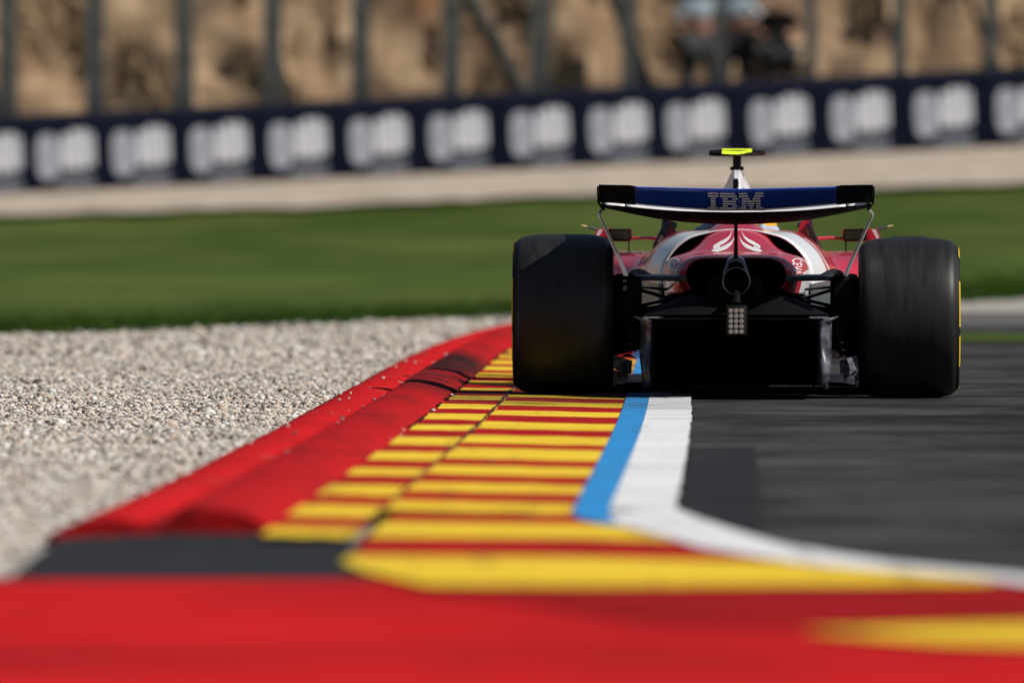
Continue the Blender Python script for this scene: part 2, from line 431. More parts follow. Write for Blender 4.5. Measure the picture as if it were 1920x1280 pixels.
# foreground: the painted apron at the bend of the kerb, with its stripes
flat_poly('painted_apron', [(-900, 1083), (-60, 1084), (640, 1084), (700, 1075), (720, 1040), (1270, 1010), (1500, 1060), (1900, 1092), (2700, 1150), (2700, 1800), (-900, 1800)], 0.004, M_red)
flat_poly('drain_strip', [(-60, 1086), (20, 1080), (112, 1008), (280, 1002), (545, 995), (650, 1016), (700, 1045), (725, 1086)], 0.006, M_drain)
M_dark_band = mat('rubbered_red_paint', (0.25, 0.006, 0.007), 0.8, spec=0.06, col2=(0.36, 0.008, 0.009), scale=0.9, detail=7, thr=(0.4, 0.7))
flat_poly('kerb_band', [(722, 976), (1084, 966), (1176, 986), (1150, 990), (712, 990)], 0.0085, M_stripe_red)
def kerb_poly(pts, z, m): return flat_poly('kerb_band', pts, z, m)
kerb_poly([(632, 1056), (668, 1012), (705, 985), (752, 950), (790, 955), (730, 1030), (690, 1060)], 0.0055, M_joint)
kerb_poly([(744, 960), (1084, 964), (1090, 972), (1176, 986), (1176, 990), (716, 980)], 0.010, M_stripe_red)
kerb_poly([(718, 977), (1160, 984), (1245, 1003), (1290, 1016), (1100, 1008.5), (690, 1006.5)], 0.012, M_stripe_yel)
kerb_poly([(690, 1006), (1100, 1007), (1285, 1016), (1320, 1026), (1470, 1049), (1440, 1060), (660, 1046)], 0.0105, M_stripe_red)
kerb_poly([(638, 1052), (656, 1041), (1000, 1043), (1455, 1052), (1660, 1067), (1900, 1088), (1840, 1094), (1500, 1096), (1100, 1099), (800, 1096), (690, 1072)], 0.013, M_stripe_yel)
kerb_poly([(700, 1090), (760, 1098), (1100, 1098), (1500, 1091), (1838, 1081), (1910, 1091), (2060, 1111), (2300, 1150), (1925, 1164), (1600, 1172), (1250, 1166), (1050, 1140), (880, 1115)], 0.0085, M_dark_band)
kerb_poly([(1500, 1181), (1600, 1178), (1740, 1173), (1920, 1168), (2300, 1156), (2300, 1196), (1920, 1208), (1760, 1202), (1600, 1190)], 0.0115, M_stripe_yel)

# ------------------------------------------------------------------ loose gravel (nobody could count it)
phi = (1 + 5 ** .5) / 2
ico_v = np.array([(-1, phi, 0), (1, phi, 0), (-1, -phi, 0), (1, -phi, 0), (0, -1, phi), (0, 1, phi), (0, -1, -phi), (0, 1, -phi), (phi, 0, -1), (phi, 0, 1), (-phi, 0, -1), (-phi, 0, 1)]) / 1.9
ico_f = np.array([(0, 11, 5), (0, 5, 1), (0, 1, 7), (0, 7, 10), (0, 10, 11), (1, 5, 9), (5, 11, 4), (11, 10, 2), (10, 7, 6), (7, 1, 8), (3, 9, 4), (3, 4, 2), (3, 2, 6), (3, 6, 8), (3, 8, 9), (4, 9, 5), (2, 4, 11), (6, 2, 10), (8, 6, 7), (9, 8, 1)])
def scatter_mesh(name, P, R, verts, faces, jitter, m, flat=0.75, kind='stuff'):
    n = len(P); nv = len(verts); nf = len(faces)
    V = verts[None] * (1 + jitter * rng.standard_normal((n, nv, 1)))
    th = rng.uniform(0, 2 * np.pi, n); c, s = np.cos(th), np.sin(th)
    S = rng.uniform(0.7, 1.3, (n, 1, 3)); S[:, :, 2] *= flat
    tl = rng.uniform(-0.7, 0.7, n); ct, st = np.cos(tl), np.sin(tl)
    V = V * S
    x, y, z = V[..., 0], V[..., 1], V[..., 2]
    y, z = y * ct[:, None] - z * st[:, None], y * st[:, None] + z * ct[:, None]
    x, y = x * c[:, None] - y * s[:, None], x * s[:, None] + y * c[:, None]
    V = np.stack([x, y, z], -1) * R[:, None, None] + P[:, None, :]
    me = bpy.data.meshes.new(name)
    me.vertices.add(n * nv); me.vertices.foreach_set('co', V.reshape(-1).astype(np.float32))
    Fc = (faces[None] + (np.arange(n) * nv)[:, None, None]).reshape(-1, 3)
    me.loops.add(Fc.size); me.loops.foreach_set('vertex_index', Fc.reshape(-1).astype(np.int32))
    me.polygons.add(len(Fc)); me.polygons.foreach_set('loop_start', np.arange(0, Fc.size, 3).astype(np.int32))
    me.update(calc_edges=True)
    return link(name, me, m, kind=kind)

M_stone = bpy.data.materials.new('gravel_stone'); M_stone.use_nodes = True
nt = M_stone.node_tree; b = nt.nodes['Principled BSDF']; b.inputs['Roughness'].default_value = 0.85; b.inputs['Specular IOR Level'].default_value = 0.2
gi = nt.nodes.new('ShaderNodeNewGeometry'); rp = nt.nodes.new('ShaderNodeValToRGB')
for pos, c in ((0.0, (0.07, 0.06, 0.055)), (0.13, (0.20, 0.175, 0.15)), (0.32, (0.46, 0.41, 0.36)), (0.6, (0.57, 0.505, 0.43)), (0.75, (0.50, 0.38, 0.28)), (0.86, (0.62, 0.58, 0.53)), (1.0, (0.80, 0.78, 0.74))):
    e = rp.color_ramp.elements.new(pos) if pos not in (0.0, 1.0) else rp.color_ramp.elements[0 if pos == 0.0 else -1]
    e.color = (*c, 1)
nt.links.new(gi.outputs['Random Per Island'], rp.inputs[0]); nt.links.new(rp.outputs[0], b.inputs['Base Color'])
P = []; R = []
def pebbles(n, d0, d1, r0, r1, zz=-0.028):
    d = rng.uniform(d0, d1, n)
    lo = -0.05 * d - 0.7
    hi = np.array([xw(v) for v in d]) - 1.60
    hi = np.where(d < 29, np.minimum(hi, -1.27), np.where(d < 32, hi - 0.0105 * (32 - d), hi))
    x = lo + (hi - lo) * rng.uniform(0, 1, n)
    r = r0 + (r1 - r0) * rng.uniform(0, 1, n) ** 2.2
    ok = d < np.interp(x, [-40, -3.6, 0, 5.2], [60, 72, 84, 98.5]) + rng.normal(0, 0.5, n)
    hump = np.array([0.022 * noise.noise((a * 2.2, b_ * 1.3, 0)) + 0.012 * noise.noise((a * 6, b_ * 4, 2)) for a, b_ in zip(x, d)])
    P.append(np.stack([x, d, zz + hump + r * 0.25], -1)[ok]); R.append(r[ok])
pebbles(150000, 24.5, 62, 0.0055, 0.0165)
pebbles(20000, 62, 86, 0.010, 0.028)
pebbles(700, 30, 66, 0.016, 0.028)
# a few stones kicked up on to the kerb
for (a, c_, n, z0, r0, r1) in ((-1.36, 0.03, 34, 0.034, .005, .013), (-1.48, 0.05, 20, 0.045, .004, .010), (-1.072, 0.010, 12, 0.026, .004, .009)):
    d = rng.uniform(36, 60, n)
    P.append(np.stack([np.array([xw(v) for v in d]) + a + rng.normal(0, c_, n), d, np.full(n, z0)], -1)); R.append(rng.uniform(r0, r1, n))
scatter_mesh('gravel', np.concatenate(P), np.concatenate(R), ico_v, ico_f, 0.10, M_stone)

M_crumb = mat('rubber_crumb', (0.02, 0.015, 0.014), 0.9, spec=0.1)
cp = []; cr = []
for (a, c_, n, z0) in ((-1.338, 0.008, 520, 0.032), (-1.071, 0.007, 420, 0.025), (-0.825, 0.005, 300, 0.019)):
    d = rng.uniform(40, 62, n); w = np.array([noise.noise((v * 1.7, a * 5, 0)) for v in d]) > -0.1; d = d[w]; n = len(d)
    cp.append(np.stack([np.array([xw(v) for v in d]) + a + rng.normal(0, c_, n), d, np.full(n, z0)], -1)); cr.append(rng.uniform(.003, .0085, n))
scatter_mesh('rubber_crumbs', np.concatenate(cp), np.concatenate(cr), ico_v, ico_f, 0.12, M_crumb)

# grass blades along the near edges of the turf
M_blade = mat('grass_blade', (0.036, 0.072, 0.012), 0.9, spec=0.03)
nb = 42000
bx_ = rng.uniform(-5.5, 6.5, nb); by_ = np.array([grass_edge(v) for v in bx_]) + np.abs(rng.normal(0, 1, nb)) * 5 - 0.9 + 0.5 * np.array([noise.noise((v * 9, 0, 0)) for v in bx_])
bz_ = np.array([terrain_z(a, c) for a, c in zip(bx_, by_)]) - 0.05
blade_v = np.array([(-0.12, 0, 0), (0.12, 0, 0), (0.06, 0.1, 0.7), (0.0, 0.3, 1.1)]); blade_f = np.array([(0, 1, 2), (0, 2, 3)])
scatter_mesh('grass', np.stack([bx_, by_, bz_], -1), rng.uniform(0.03, 0.075, nb), blade_v, blade_f, 0.05, M_blade, flat=1.0)

# ------------------------------------------------------------------ barrier, boards, fence, bank
BY = 165.0
M_navy = mat('navy_barrier', (0.005, 0.008, 0.022), 0.7, spec=0.1, col2=(0.016, 0.022, 0.050), scale=0.8)
M_navy_lt = mat('navy_board', (0.005, 0.008, 0.024), 0.7, spec=0.1, col2=(0.010, 0.014, 0.036), scale=1.5)
M_logo = mat('board_white_print', (0.88, 0.90, 0.94), 0.7, spec=0.1, col2=(0.62, 0.65, 0.74), scale=7, detail=3, stretch=(1.6, 1, 0.35), thr=(0.42, 0.7))
M_logo_dim = mat('board_pale_grey_print', (0.58, 0.61, 0.68), 0.7, spec=0.1, col2=(0.36, 0.39, 0.46), scale=7, detail=3, stretch=(1.6, 1, 0.5), thr=(0.42, 0.7))
M_logo_grey = mat('board_grey_print', (0.34, 0.36, 0.43), 0.6)
def bz(x): return 1.30 + SLOPE * max(-16, min(16, x))
BH = 1.27
barrier = empty('barrier', 'long low navy safety barrier running below the mesh fence', 'barrier', loc=(0, BY, 0))
bm = bmesh.new(); prev = None
for i in range(61):
    x = -60 + 2 * i; z = bz(x)
    row = [bm.verts.new(v) for v in ((x, -0.02, z - 0.3), (x, -0.02, z + BH), (x, 0.7, z + BH + 0.02), (x, 0.7, z - 0.3))]
    if prev:
        for k in range(3): bm.faces.new((prev[k], prev[k + 1], row[k + 1], row[k]))
    prev = row
obj('body', bm, M_navy, barrier, smooth=False)
bm = bmesh.new(); prev = None
for i in range(61):
    x = -60 + 2 * i; z = bz(x) + BH
    row = [bm.verts.new(v) for v in ((x, -0.05, z - 0.05), (x, -0.05, z + 0.035), (x, 0.16, z + 0.04), (x, 0.16, z - 0.05))]
    if prev:
        for k in range(4): bm.faces.new((prev[k], prev[(k + 1) % 4], row[(k + 1) % 4], row[k]))
    prev = row
obj('top_rail', bm, mat('navy_rail', (0.012, 0.016, 0.040), 0.35), barrier, smooth=False)

centres = [-10, 126, 268, 414, 563, 713, 863, 1015, 1163, 1307, 1464, 1616, 1772, 1925]
words_ = ['cut off by the photo left edge', 'second from the left edge of the photo', 'third from the left edge of the photo', 'fourth from the left edge of the photo',
          'fifth from the left edge of the photo', 'sixth from the left edge of the photo', 'seventh from the left edge of the photo', 'eighth from the left edge of the photo',
          'above the left half of the rear wing', 'just left of the car roof camera', 'just right of the car roof camera', 'third from the right edge of the photo',
          'second from the right edge of the photo', 'cut off by the photo right edge']
proto = None
def board_parts(parent, w):
    bm = bmesh.new(); add_box(bm, (0, -0.035, 0.63), (w, 0.03, 1.19)); obj('panel', bm, M_navy_lt, parent, smooth=False, bevel=0.006)
    # the printed mark: a tall rounded emblem, a block of heavy upright strokes and a small caption row
    bm = bmesh.new()
    def blob(cx, cz, rx, rz, y, n=28, p=2.6):
        vs = []
        for k in range(n):
            t = 2 * math.pi * k / n
            c, s = math.cos(t), math.sin(t)
            vs.append(bm.verts.new((cx + rx * abs(c) ** (2 / p) * (1 if c > 0 else -1), y, cz + rz * abs(s) ** (2 / p) * (1 if s > 0 else -1))))
        f = bm.faces.new(vs); return f
    fs = []; f0 = blob(-0.26, 0.63, 0.18, 0.35, -0.054, p=3.0); f0.material_index = 1; fs.append(f0)
    for cx, rx, cz, rz in ((0.012, 0.070, 0.70, 0.27), (0.165, 0.072, 0.72, 0.31), (0.308, 0.060, 0.73, 0.30), (0.418, 0.036, 0.72, 0.26)):
        fs.append(blob(cx, cz, rx, rz, -0.054, p=5))
    r = bmesh.ops.extrude_face_region(bm, geom=fs)
    bmesh.ops.translate(bm, verts=[v for v in r['geom'] if isinstance(v, bmesh.types.BMVert)], vec=(0, 0.004, 0))
    obj('emblem', bm, [M_logo, M_logo_dim], parent, smooth=False)
    bm = bmesh.new()
    for k in range(13):
        add_box(bm, (-0.10 + 0.043 * k, -0.053, 0.22 + 0.012 * ((k * 7) % 3)), (0.024, 0.004, 0.20))
    obj('caption', bm, M_logo_grey, parent, smooth=False)
for i, px in enumerate(centres + [-158, 2075]):
    x = (px - 960) / (F / BY)
    lab = ('navy board with white emblem and grey caption, ' + words_[i]) if i < len(centres) else 'navy board with white emblem on the barrier beyond the frame'
    e = empty('advertising_board', lab, 'board', 'navy boards along the barrier', loc=(x, BY - 0.0, bz(x)))
    e.rotation_euler = (0, -math.atan(SLOPE), 0)
    if proto is None:
        proto = e; board_parts(e, 1.17)
    else:
        for ch in list(proto.children):
            c = ch.copy(); COL.objects.link(c); c.parent = e

fence = empty('catch_fence', 'tall fence of dark grey posts and leaning braces behind the barrier', 'fence', loc=(0, 166.3, 0))
M_post = mat('fence_post', (0.080, 0.086, 0.082), 0.7, metal=0.0, spec=0.2, col2=(0.115, 0.12, 0.11), scale=3)
M_brace = mat('fence_brace', (0.020, 0.020, 0.018), 0.7)
fs_ = F / 166.3
for px, wpx in [(-145, 24), (14, 26), (178, 27), (345, 27), (511, 27), (677, 27), (847, 26), (1012, 28), (1180, 24), (1350, 24), (1520, 22), (1687, 26), (1858, 26), (2020, 26)]:
    x = (px - 960) / fs_; w = (1.35 if px < 1240 else 0.95) * wpx / fs_; z = bz(x)
    bm = bmesh.new()
    add_box(bm, (x, 0, z + 2.05), (w, 0.02, 4.3)); add_box(bm, (x - w / 2 + 0.012, 0.10, z + 2.05), (0.02, 0.2, 4.3)); add_box(bm, (x + w / 2 - 0.012, 0.10, z + 2.05), (0.02, 0.2, 4.3))
    add_box(bm, (x, 0.03, z + 0.02), (w * 1.6, 0.3, 0.05))
    obj('post', bm, M_post, fence, smooth=False)
for (xa, ya, xb, yb, w) in ((1014, 178, 872, -20, 0.26), (1235, 165, 1150, -20, 0.24), (1905, 150, 1800, -60, 0.12)):
    bm = bmesh.new(); r_ = w / 2
    a = Vector(((xa - 960) / fs_, 0.35, H + (380 - ya) / fs_ - 0.5)); b_ = Vector(((xb - 960) / fs_, 0.9, H + (380 - yb) / fs_))
    a = a + (a - b_).normalized() * 0.4; b_ = b_ + (b_ - a).normalized() * 1.2
    add_tube(bm, [a, b_], r_, seg=8)
    obj('brace', bm, M_brace, fence)
M_wire = mat('fence_wire', (0.10, 0.10, 0.10), 0.5, metal=0.6)
for k in range(5):
    bm = bmesh.new(); pts = [(x, -0.03, bz(x) + 1.5 + 0.55 * k) for x in np.linspace(-10.5, 10.5, 22)]
    add_tube(bm, pts, 0.006, seg=5); obj('cable', bm, M_wire, fence)

# the earth bank
M_bank = mat('dry_earth_bank', (0.15, 0.095, 0.055), 0.95, spec=0.05, col2=(0.38, 0.265, 0.165), scale=0.9, detail=5, thr=(0.36, 0.64), bump=1.0, bscale=5, stretch=(1, 0.7, 0.75))
over(M_bank, (0.075, 0.055, 0.042), scale=0.75, lo=0.53, hi=0.68, stretch=(1.2, 0.7, 0.7), fac=0.8)
over(M_bank, (0.50, 0.39, 0.26), scale=0.8, lo=0.57, hi=0.70, stretch=(1.3, 0.6, 0.6), fac=0.8)
over(M_bank, (0.38, 0.16, 0.075), scale=0.6, lo=0.62, hi=0.74, fac=0.6)
bm = bmesh.new(); prev = None
NX, NZ = 260, 60
rows = []
for j in range(NZ + 1):
    t = j / NZ; row = []
    for i in range(NX + 1):
        x = -26 + 52 * i / NX
        y = 169.2 + 16 * t; z = bz(x) + 0.4 + 17 * t
        n = noise.fractal(Vector((x * 0.55 + 0.5 * t * 10, t * 6.5, 1.7)), 0.7, 2.1, 6)
        r_ = noise.ridged_multi_fractal(Vector((x * 0.9 + t * 9, t * 9, 5.0)), 0.9, 2.0, 4, 1.0, 2.0)
        row.append(bm.verts.new((x, y - 0.55 * n - 0.22 * r_, z + 0.35 * n)))
    rows.append(row)
for j in range(NZ):
    for i in range(NX):
        bm.faces.new((rows[j][i], rows[j][i + 1], rows[j + 1][i + 1], rows[j + 1][i]))
obj('hillside', bm, M_bank, kind='structure')
# wider, simpler flanks of the same bank
for sgn in (-1, 1):
    bm = bmesh.new(); rows = []
    for j in range(11):
        t = j / 10; rows.append([bm.verts.new((sgn * (26 + 8 * i), 169.2 + 16 * t + noise.noise((i, j, sgn * 3)) * 0.8, bz(sgn * 26) + 0.4 + 17 * t + noise.noise((i, j, 9)) * 0.8)) for i in range(16)])
    for j in range(10):
        for i in range(15):
            bm.faces.new((rows[j][i], rows[j][i + 1], rows[j + 1][i + 1], rows[j + 1][i]))
    obj('hillside', bm, M_bank, kind='structure')
# dry scrub on the bank
M_scrub = mat('dry_scrub', (0.24, 0.16, 0.085), 0.9, spec=0.1, col2=(0.40, 0.30, 0.18), scale=2)
ns = 9000
sx = rng.uniform(-12, 12, ns); stt = rng.uniform(0, 0.3, ns) ** 1.0
keep = np.array([noise.noise((a * 0.8, c * 20, 2.2)) for a, c in zip(sx, stt)]) > 0.12
sx, stt = sx[keep], stt[keep]
scatter_mesh('dry_grass', np.stack([sx, 168.9 + 16 * stt, np.array([bz(v) for v in sx]) + 0.3 + 17 * stt], -1), rng.uniform(0.2, 0.5, len(sx)), blade_v * np.array([0.35, 1, 1]), blade_f, 0.05, M_scrub, flat=1.0)

# ------------------------------------------------------------------ people behind the fence
M_skin = mat('skin', (0.26, 0.13, 0.09), 0.6)
def person(name, label, joints, bones, clothes, loc, rz):
    """one continuous skinned body; clothes = list of (part name, material, joint names in order, radius factor)"""
    e = empty(name, label, 'person', loc=loc); e.rotation_euler = (0, 0, rz)
    def skin_mesh(nm, names, edges, m, grow, root):
        me = bpy.data.meshes.new(nm); idx = {n_: i for i, n_ in enumerate(names)}
        me.from_pydata([joints[n_][0] for n_ in names], [(idx[a], idx[b_]) for a, b_ in edges], [])
        o = link(nm, me, m, e)
        md = o.modifiers.new('skin', 'SKIN'); md.use_smooth_shade = True
        for i, n_ in enumerate(names):
            r = joints[n_][1] * (grow(n_) if callable(grow) else grow)
            me.skin_vertices[0].data[i].radius = (r, r)
            me.skin_vertices[0].data[i].use_root = (n_ == root)
        s = o.modifiers.new('sub', 'SUBSURF'); s.levels = 2; s.render_levels = 2
        me.materials[0] = m
        return o
    skin_mesh('body', list(joints), bones, M_skin, 1.0, 'hip')
    for (nm, m, names, root) in clothes:
        ed = [b_ for b_ in bones if b_[0] in names and b_[1] in names]
        skin_mesh(nm, names, ed, m, 1.18 if nm != 'trousers' else 1.5, root)
    return e
def std_joints(elL, haL, elR, haR, crouch=0.0, spread=0.16):
    hz = 0.94 - crouch
    J = {'hip': ((0, 0, hz), .145), 'waist': ((0, 0.0, hz + .18), .135), 'chest': ((0, 0.0, hz + .40), .16), 'neck': ((0, 0, hz + .58), .06), 'jaw': ((0, -0.02, hz + .66), .075), 'head': ((0, 0.0, hz + .76), .095),
         'shoL': ((-.19, 0, hz + .50), .075), 'elL': (elL, .05), 'haL': (haL, .034), 'shoR': ((.19, 0, hz + .50), .075), 'elR': (elR, .05), 'haR': (haR, .034)}
    for s, n_ in ((-1, 'L'), (1, 'R')):
        J['th' + n_] = ((s * .10, 0, hz - .08), .11); J['kn' + n_] = ((s * spread, -.10 - crouch * .8, .48 - crouch * .1), .07); J['an' + n_] = ((s * (spread + .04), .03, .09), .048); J['to' + n_] = ((s * (spread + .06), -.16, .04), .04)
    B = [('hip', 'waist'), ('waist', 'chest'), ('chest', 'neck'), ('neck', 'jaw'), ('jaw', 'head')]
    for n_ in 'LR':
        B += [('chest', 'sho' + n_), ('sho' + n_, 'el' + n_), ('el' + n_, 'ha' + n_), ('hip', 'th' + n_), ('th' + n_, 'kn' + n_), ('kn' + n_, 'an' + n_), ('an' + n_, 'to' + n_)]
    return J, B
M_shirt = mat('pale_blue_shirt', (0.30, 0.37, 0.42), 0.8); M_trouser = mat('dark_grey_trousers', (0.024, 0.027, 0.030), 0.85, col2=(0.05, 0.054, 0.057), scale=6)
M_jacket = mat('black_jacket', (0.004, 0.004, 0.004), 0.9, spec=0.05); M_bag = mat('black_camera_body', (0.006, 0.006, 0.006), 0.5)
px_m = F / 168.0
def behind(px): return (px - 960) / px_m
torso = ['waist', 'chest', 'shoL', 'elL', 'shoR', 'elR']; legs = ['hip', 'thL', 'knL', 'anL', 'thR', 'knR', 'anR']; boots = None
def at_back(px, label, J, B, clothes, dz, rz, y=168.0):
    x = behind(px); J = {k: (p_, r_ * 1.32) for k, (p_, r_) in J.items()}
    person('person', label, J, B, clothes, (x, y, bz(x) + dz), rz); return x
J, B = std_joints((-.42, -.04, 1.16), (-.20, -.26, 1.10), (.36, -.02, 1.14), (.22, -.22, 1.02), spread=0.20)
at_back(1312, 'standing figure in pale blue shirt and dark trousers, leftmost of three behind the fence', J, B,
        [('shirt', M_shirt, torso, 'chest'), ('trousers', M_trouser, legs, 'hip')], 1.12, 0.2)
J, B = std_joints((-.36, -.02, 1.16), (-.22, -.22, 1.02), (.40, -.04, 1.20), (.16, -.28, 1.16), spread=0.17)
at_back(1380, 'standing figure in pale blue shirt and dark trousers, between two others behind the fence', J, B,
        [('shirt', M_shirt, torso, 'chest'), ('trousers', M_trouser, legs, 'hip')], 1.10, -0.2, 168.25)
J, B = std_joints((-.40, -.20, .80), (-.22, -.46, .66), (.38, -.18, .82), (.04, -.48, .72), crouch=0.42)
xb = at_back(1458, 'crouching figure in black jacket holding a camera behind the fence', J, B,
        [('jacket', M_jacket, torso + ['hip'], 'chest'), ('trousers', M_trouser, legs, 'hip')], 1.27, 0.15, 168.0)
bm = bmesh.new(); add_box(bm, (0, 0, 0), (0.20, 0.10, 0.15)); add_box(bm, (0, 0, 0.09), (0.08, 0.08, 0.05))
cm = obj('camera_body', bm, M_bag, None, bevel=0.012)
cm_e = empty('photo_camera', 'black camera with long lens held by the crouching figure', 'camera', loc=(xb - 0.04, 167.50, bz(xb) + 1.27 + 0.70))
cm.parent = cm_e
bm = bmesh.new(); add_lathe(bm, [(-0.05, 0.0), (-0.05, 0.05), (-0.16, 0.055), (-0.17, 0.065), (-0.32, 0.07), (-0.33, 0.06), (-0.31, 0.0)], seg=20, axis='Y'); obj('lens', bm, M_bag, cm_e)
# a small raised platform they stand on
bm = bmesh.new(); xm = behind(1395); add_box(bm, (0, 0, -0.06), (2.4, 1.3, 0.12))
for sx_ in (-1.1, 1.1):
    for sy_ in (-0.55, 0.55): add_box(bm, (sx_, sy_, -0.45), (0.08, 0.08, 0.68))
pl = obj('platform', bm, M_brace, None, smooth=False); pl.location = (xm, 168.1, bz(xm) + 1.04)
tag(pl, 'low dark platform behind the barrier that the three figures stand on', 'platform')

# ------------------------------------------------------------------ the racing car
car = empty('racing_car', 'red and white open-wheel racing car with blue rear wing, seen from behind on the kerb', 'racing car', loc=(420 / F * D0, D0, 0.0))
car.rotation_euler = (0, 0, -math.radians(1.35))

M_tyre = mat('slick_rubber', (0.012, 0.012, 0.012), 0.40, spec=0.30, col2=(0.022, 0.0215, 0.021), scale=9, detail=6, stretch=(3.5, 0.5, 0.5), rough2=0.50, bump=0.05, bscale=40)
M_side = mat('tyre_sidewall', (0.008, 0.008, 0.009), 0.65, spec=0.25)
M_ty_yel = mat('tyre_yellow_mark', (0.62, 0.40, 0.02), 0.7, spec=0.2)
M_rim = mat('wheel_cover', (0.018, 0.018, 0.020), 0.4, metal=0.2)
M_carbon = mat('carbon', (0.006, 0.006, 0.007), 0.42, spec=0.30)
M_carbon_dull = mat('carbon_matt', (0.003, 0.003, 0.0035), 0.7, spec=0.12)
M_carbon_gloss = mat('carbon_gloss', (0.035, 0.038, 0.044), 0.16, spec=0.7, coat=0.6, col2=(0.05, 0.055, 0.065), scale=5)
M_void = mat('duct_black', (0.0015, 0.0015, 0.0015), 0.95, spec=0.05)
M_redcar = mat('car_red', (0.52, 0.012, 0.035), 0.32, coat=0.7)
M_whitecar = mat('car_white', (0.76, 0.77, 0.80), 0.32, coat=0.5)
M_wblue = mat('wing_blue', (0.012, 0.055, 0.36), 0.30, coat=0.5)
M_silver = mat('bare_metal', (0.60, 0.59, 0.57), 0.36, metal=0.7)
M_ibm = mat('wing_lettering', (0.72, 0.78, 0.90), 0.6)
M_neon = mat('neon_yellow', (0.80, 0.98, 0.03), 0.6)
M_lens = mat('led_lens', (0.34, 0.29, 0.27), 0.3, coat=0.3)
M_mirror = mat('mirror_glass', (0.16, 0.13, 0.11), 0.06, metal=1.0)
M_sky = mat('pale_blue_decal', (0.10, 0.36, 0.72), 0.4)
M_helm = mat('helmet_yellow', (0.85, 0.46, 0.02), 0.3, coat=0.8)
M_helm_blue = mat('headrest_blue', (0.10, 0.19, 0.42), 0.6)
M_foil = mat('pale_carbon', (0.15, 0.16, 0.19), 0.28, spec=0.6, coat=0.5, col2=(0.025, 0.027, 0.034), scale=6, detail=5, thr=(0.38, 0.56), stretch=(1, 1, 1.8))
M_grey = mat('aero_grey', (0.075, 0.088, 0.105), 0.35, spec=0.5, coat=0.3)
M_text = mat('sponsor_white', (0.70, 0.69, 0.69), 0.45)

# wheels
def wheel(cx, cz, cy, hw, rad, rear=True):
    s = 1 if cx > 0 else -1
    bm = bmesh.new()
    # cover disc, barrel and nut
    add_lathe(bm, [(s * (hw - .035), 0.0), (s * (hw - .03), .05), (s * (hw - .045), .12), (s * (hw - .03), .215), (s * (hw - .02), .232), (s * (hw - .05), .236), (-s * (hw - .05), .236), (-s * (hw - .03), .225), (-s * (hw - .08), .20), (-s * (hw - .09), 0.0)], seg=48)
    w = obj('wheel', bm, M_rim, car); w.location = (cx, cy, cz)
    bm = bmesh.new(); prof = []
    # cross-section from inner bead to outer bead: bulged sidewalls, rounded shoulders, nearly flat tread
    pts = [(-hw + .055, .232), (-hw + .012, .262), (-hw, .295), (-hw + .003, .318), (-hw + .014, rad - .034), (-hw + .038, rad - .014), (-hw + .085, rad - .004), (-hw * .4, rad), (0, rad + .001)]
    half = smooth_line(pts, 40); prof = [(float(p[0]), float(p[1])) for p in half] + [(-float(p[0]), float(p[1])) for p in reversed(half[:-1])]
    def mi(i):
        u = i / (len(prof) - 1)
        return 1 if (u < 0.27 or u > 0.73) else 0
    add_lathe(bm, prof, seg=128, mi=mi)
    t = obj('tyre', bm, [M_tyre, M_side], w, angle=60)
    # painted yellow arcs on the outer sidewall, a sheet 1.5 mm proud of it
    bm = bmesh.new(); seg = 160
    band = [(x, r) for (x, r) in [(float(p[0]), float(p[1])) for p in half] if 
            .280 < r < .330 and x < -hw + .0065]
    for (t0, t1) in ((-2.75, -1.05), (-0.55, 0.12), (0.25, 0.75), (1.35, 2.9)):
        n = int(40 * abs(t1 - t0) / 1.2); prev = None
        for k in range(n + 1):
            a = t0 + (t1 - t0) * k / n
            row = [bm.verts.new((-s * x + s * .0015, (r + .0005) * math.cos(a + math.pi), (r + .0005) * math.sin(a + math.pi))) for (x, r) in band]
            if prev:
                for q in range(len(row) - 1): bm.faces.new((prev[q], prev[q + 1], row[q + 1], row[q]))
            prev = row
    obj('sidewall_marking', bm, M_ty_yel, w)
    return w
wheel(-0.780, 0.377, 0.0, 0.2255, 0.361)
wheel(0.780, 0.360, 0.0, 0.2265, 0.361)
wheel(-0.83, 0.36, 3.6, 0.165, 0.358); wheel(0.83, 0.36, 3.6, 0.165, 0.358)

# rear wing -------------------------------------------------------
def interp(tbl, x):
    return float(np.interp(x, [a for a, _ in tbl], [b_ for _, b_ in tbl]))
def WZ(py, Y): return H + (380 - py) * (D0 + Y) / F
half_span = 0.618
Yte, Yf0, Yf1 = -0.38, -0.412, -0.59
te_tbl = [(0, 399.5), (.12, 399), (.24, 396.5), (.36, 392.5), (.47, 388), (.55, 385), (.605, 383.5)]
lo_tbl = [(0, 421), (.10, 420.3), (.24, 416.5), (.36, 410), (.47, 401), (.55, 394), (.605, 389)]
top_tbl = [(0, 357), (.13, 356), (.3, 354.3), (.44, 353), (.465, 350), (.62, 349)]
bm = bmesh.new(); prev = None
N = 48
for i in range(N + 1):
    x = -0.603 + 1.206 * i / N; a = abs(x)
    zte = WZ(interp(te_tbl, a), Yte); zlo = WZ(interp(lo_tbl, a), -0.25)
    thick = zte - zlo
    # closed aerofoil section: trailing edge, underside, nose, upper side
    sec = [(Yte - .004, zte + .004), (Yte, zte - .006), (Yte + .07, zte - thick * .55), (Yte + .18, zlo), (Yte + .27, zlo + .006), (Yte + .335, zlo + .030), (Yte + .345, zlo + .048), (Yte + .31, zlo + .060), (Yte + .2, zlo + thick * .55 + .012), (Yte + .08, zte - .004 - thick * .12), (Yte + .030, zte + .0005)]
    row = [bm.verts.new((x, y, z)) for (y, z) in sec]
    if prev:
        n = len(row)
        for k in range(n): bm.faces.new((prev[k], prev[(k + 1) % n], row[(k + 1) % n], row[k]))
    else: bm.faces.new(row[::-1])
    prev = row
bm.faces.new(prev)
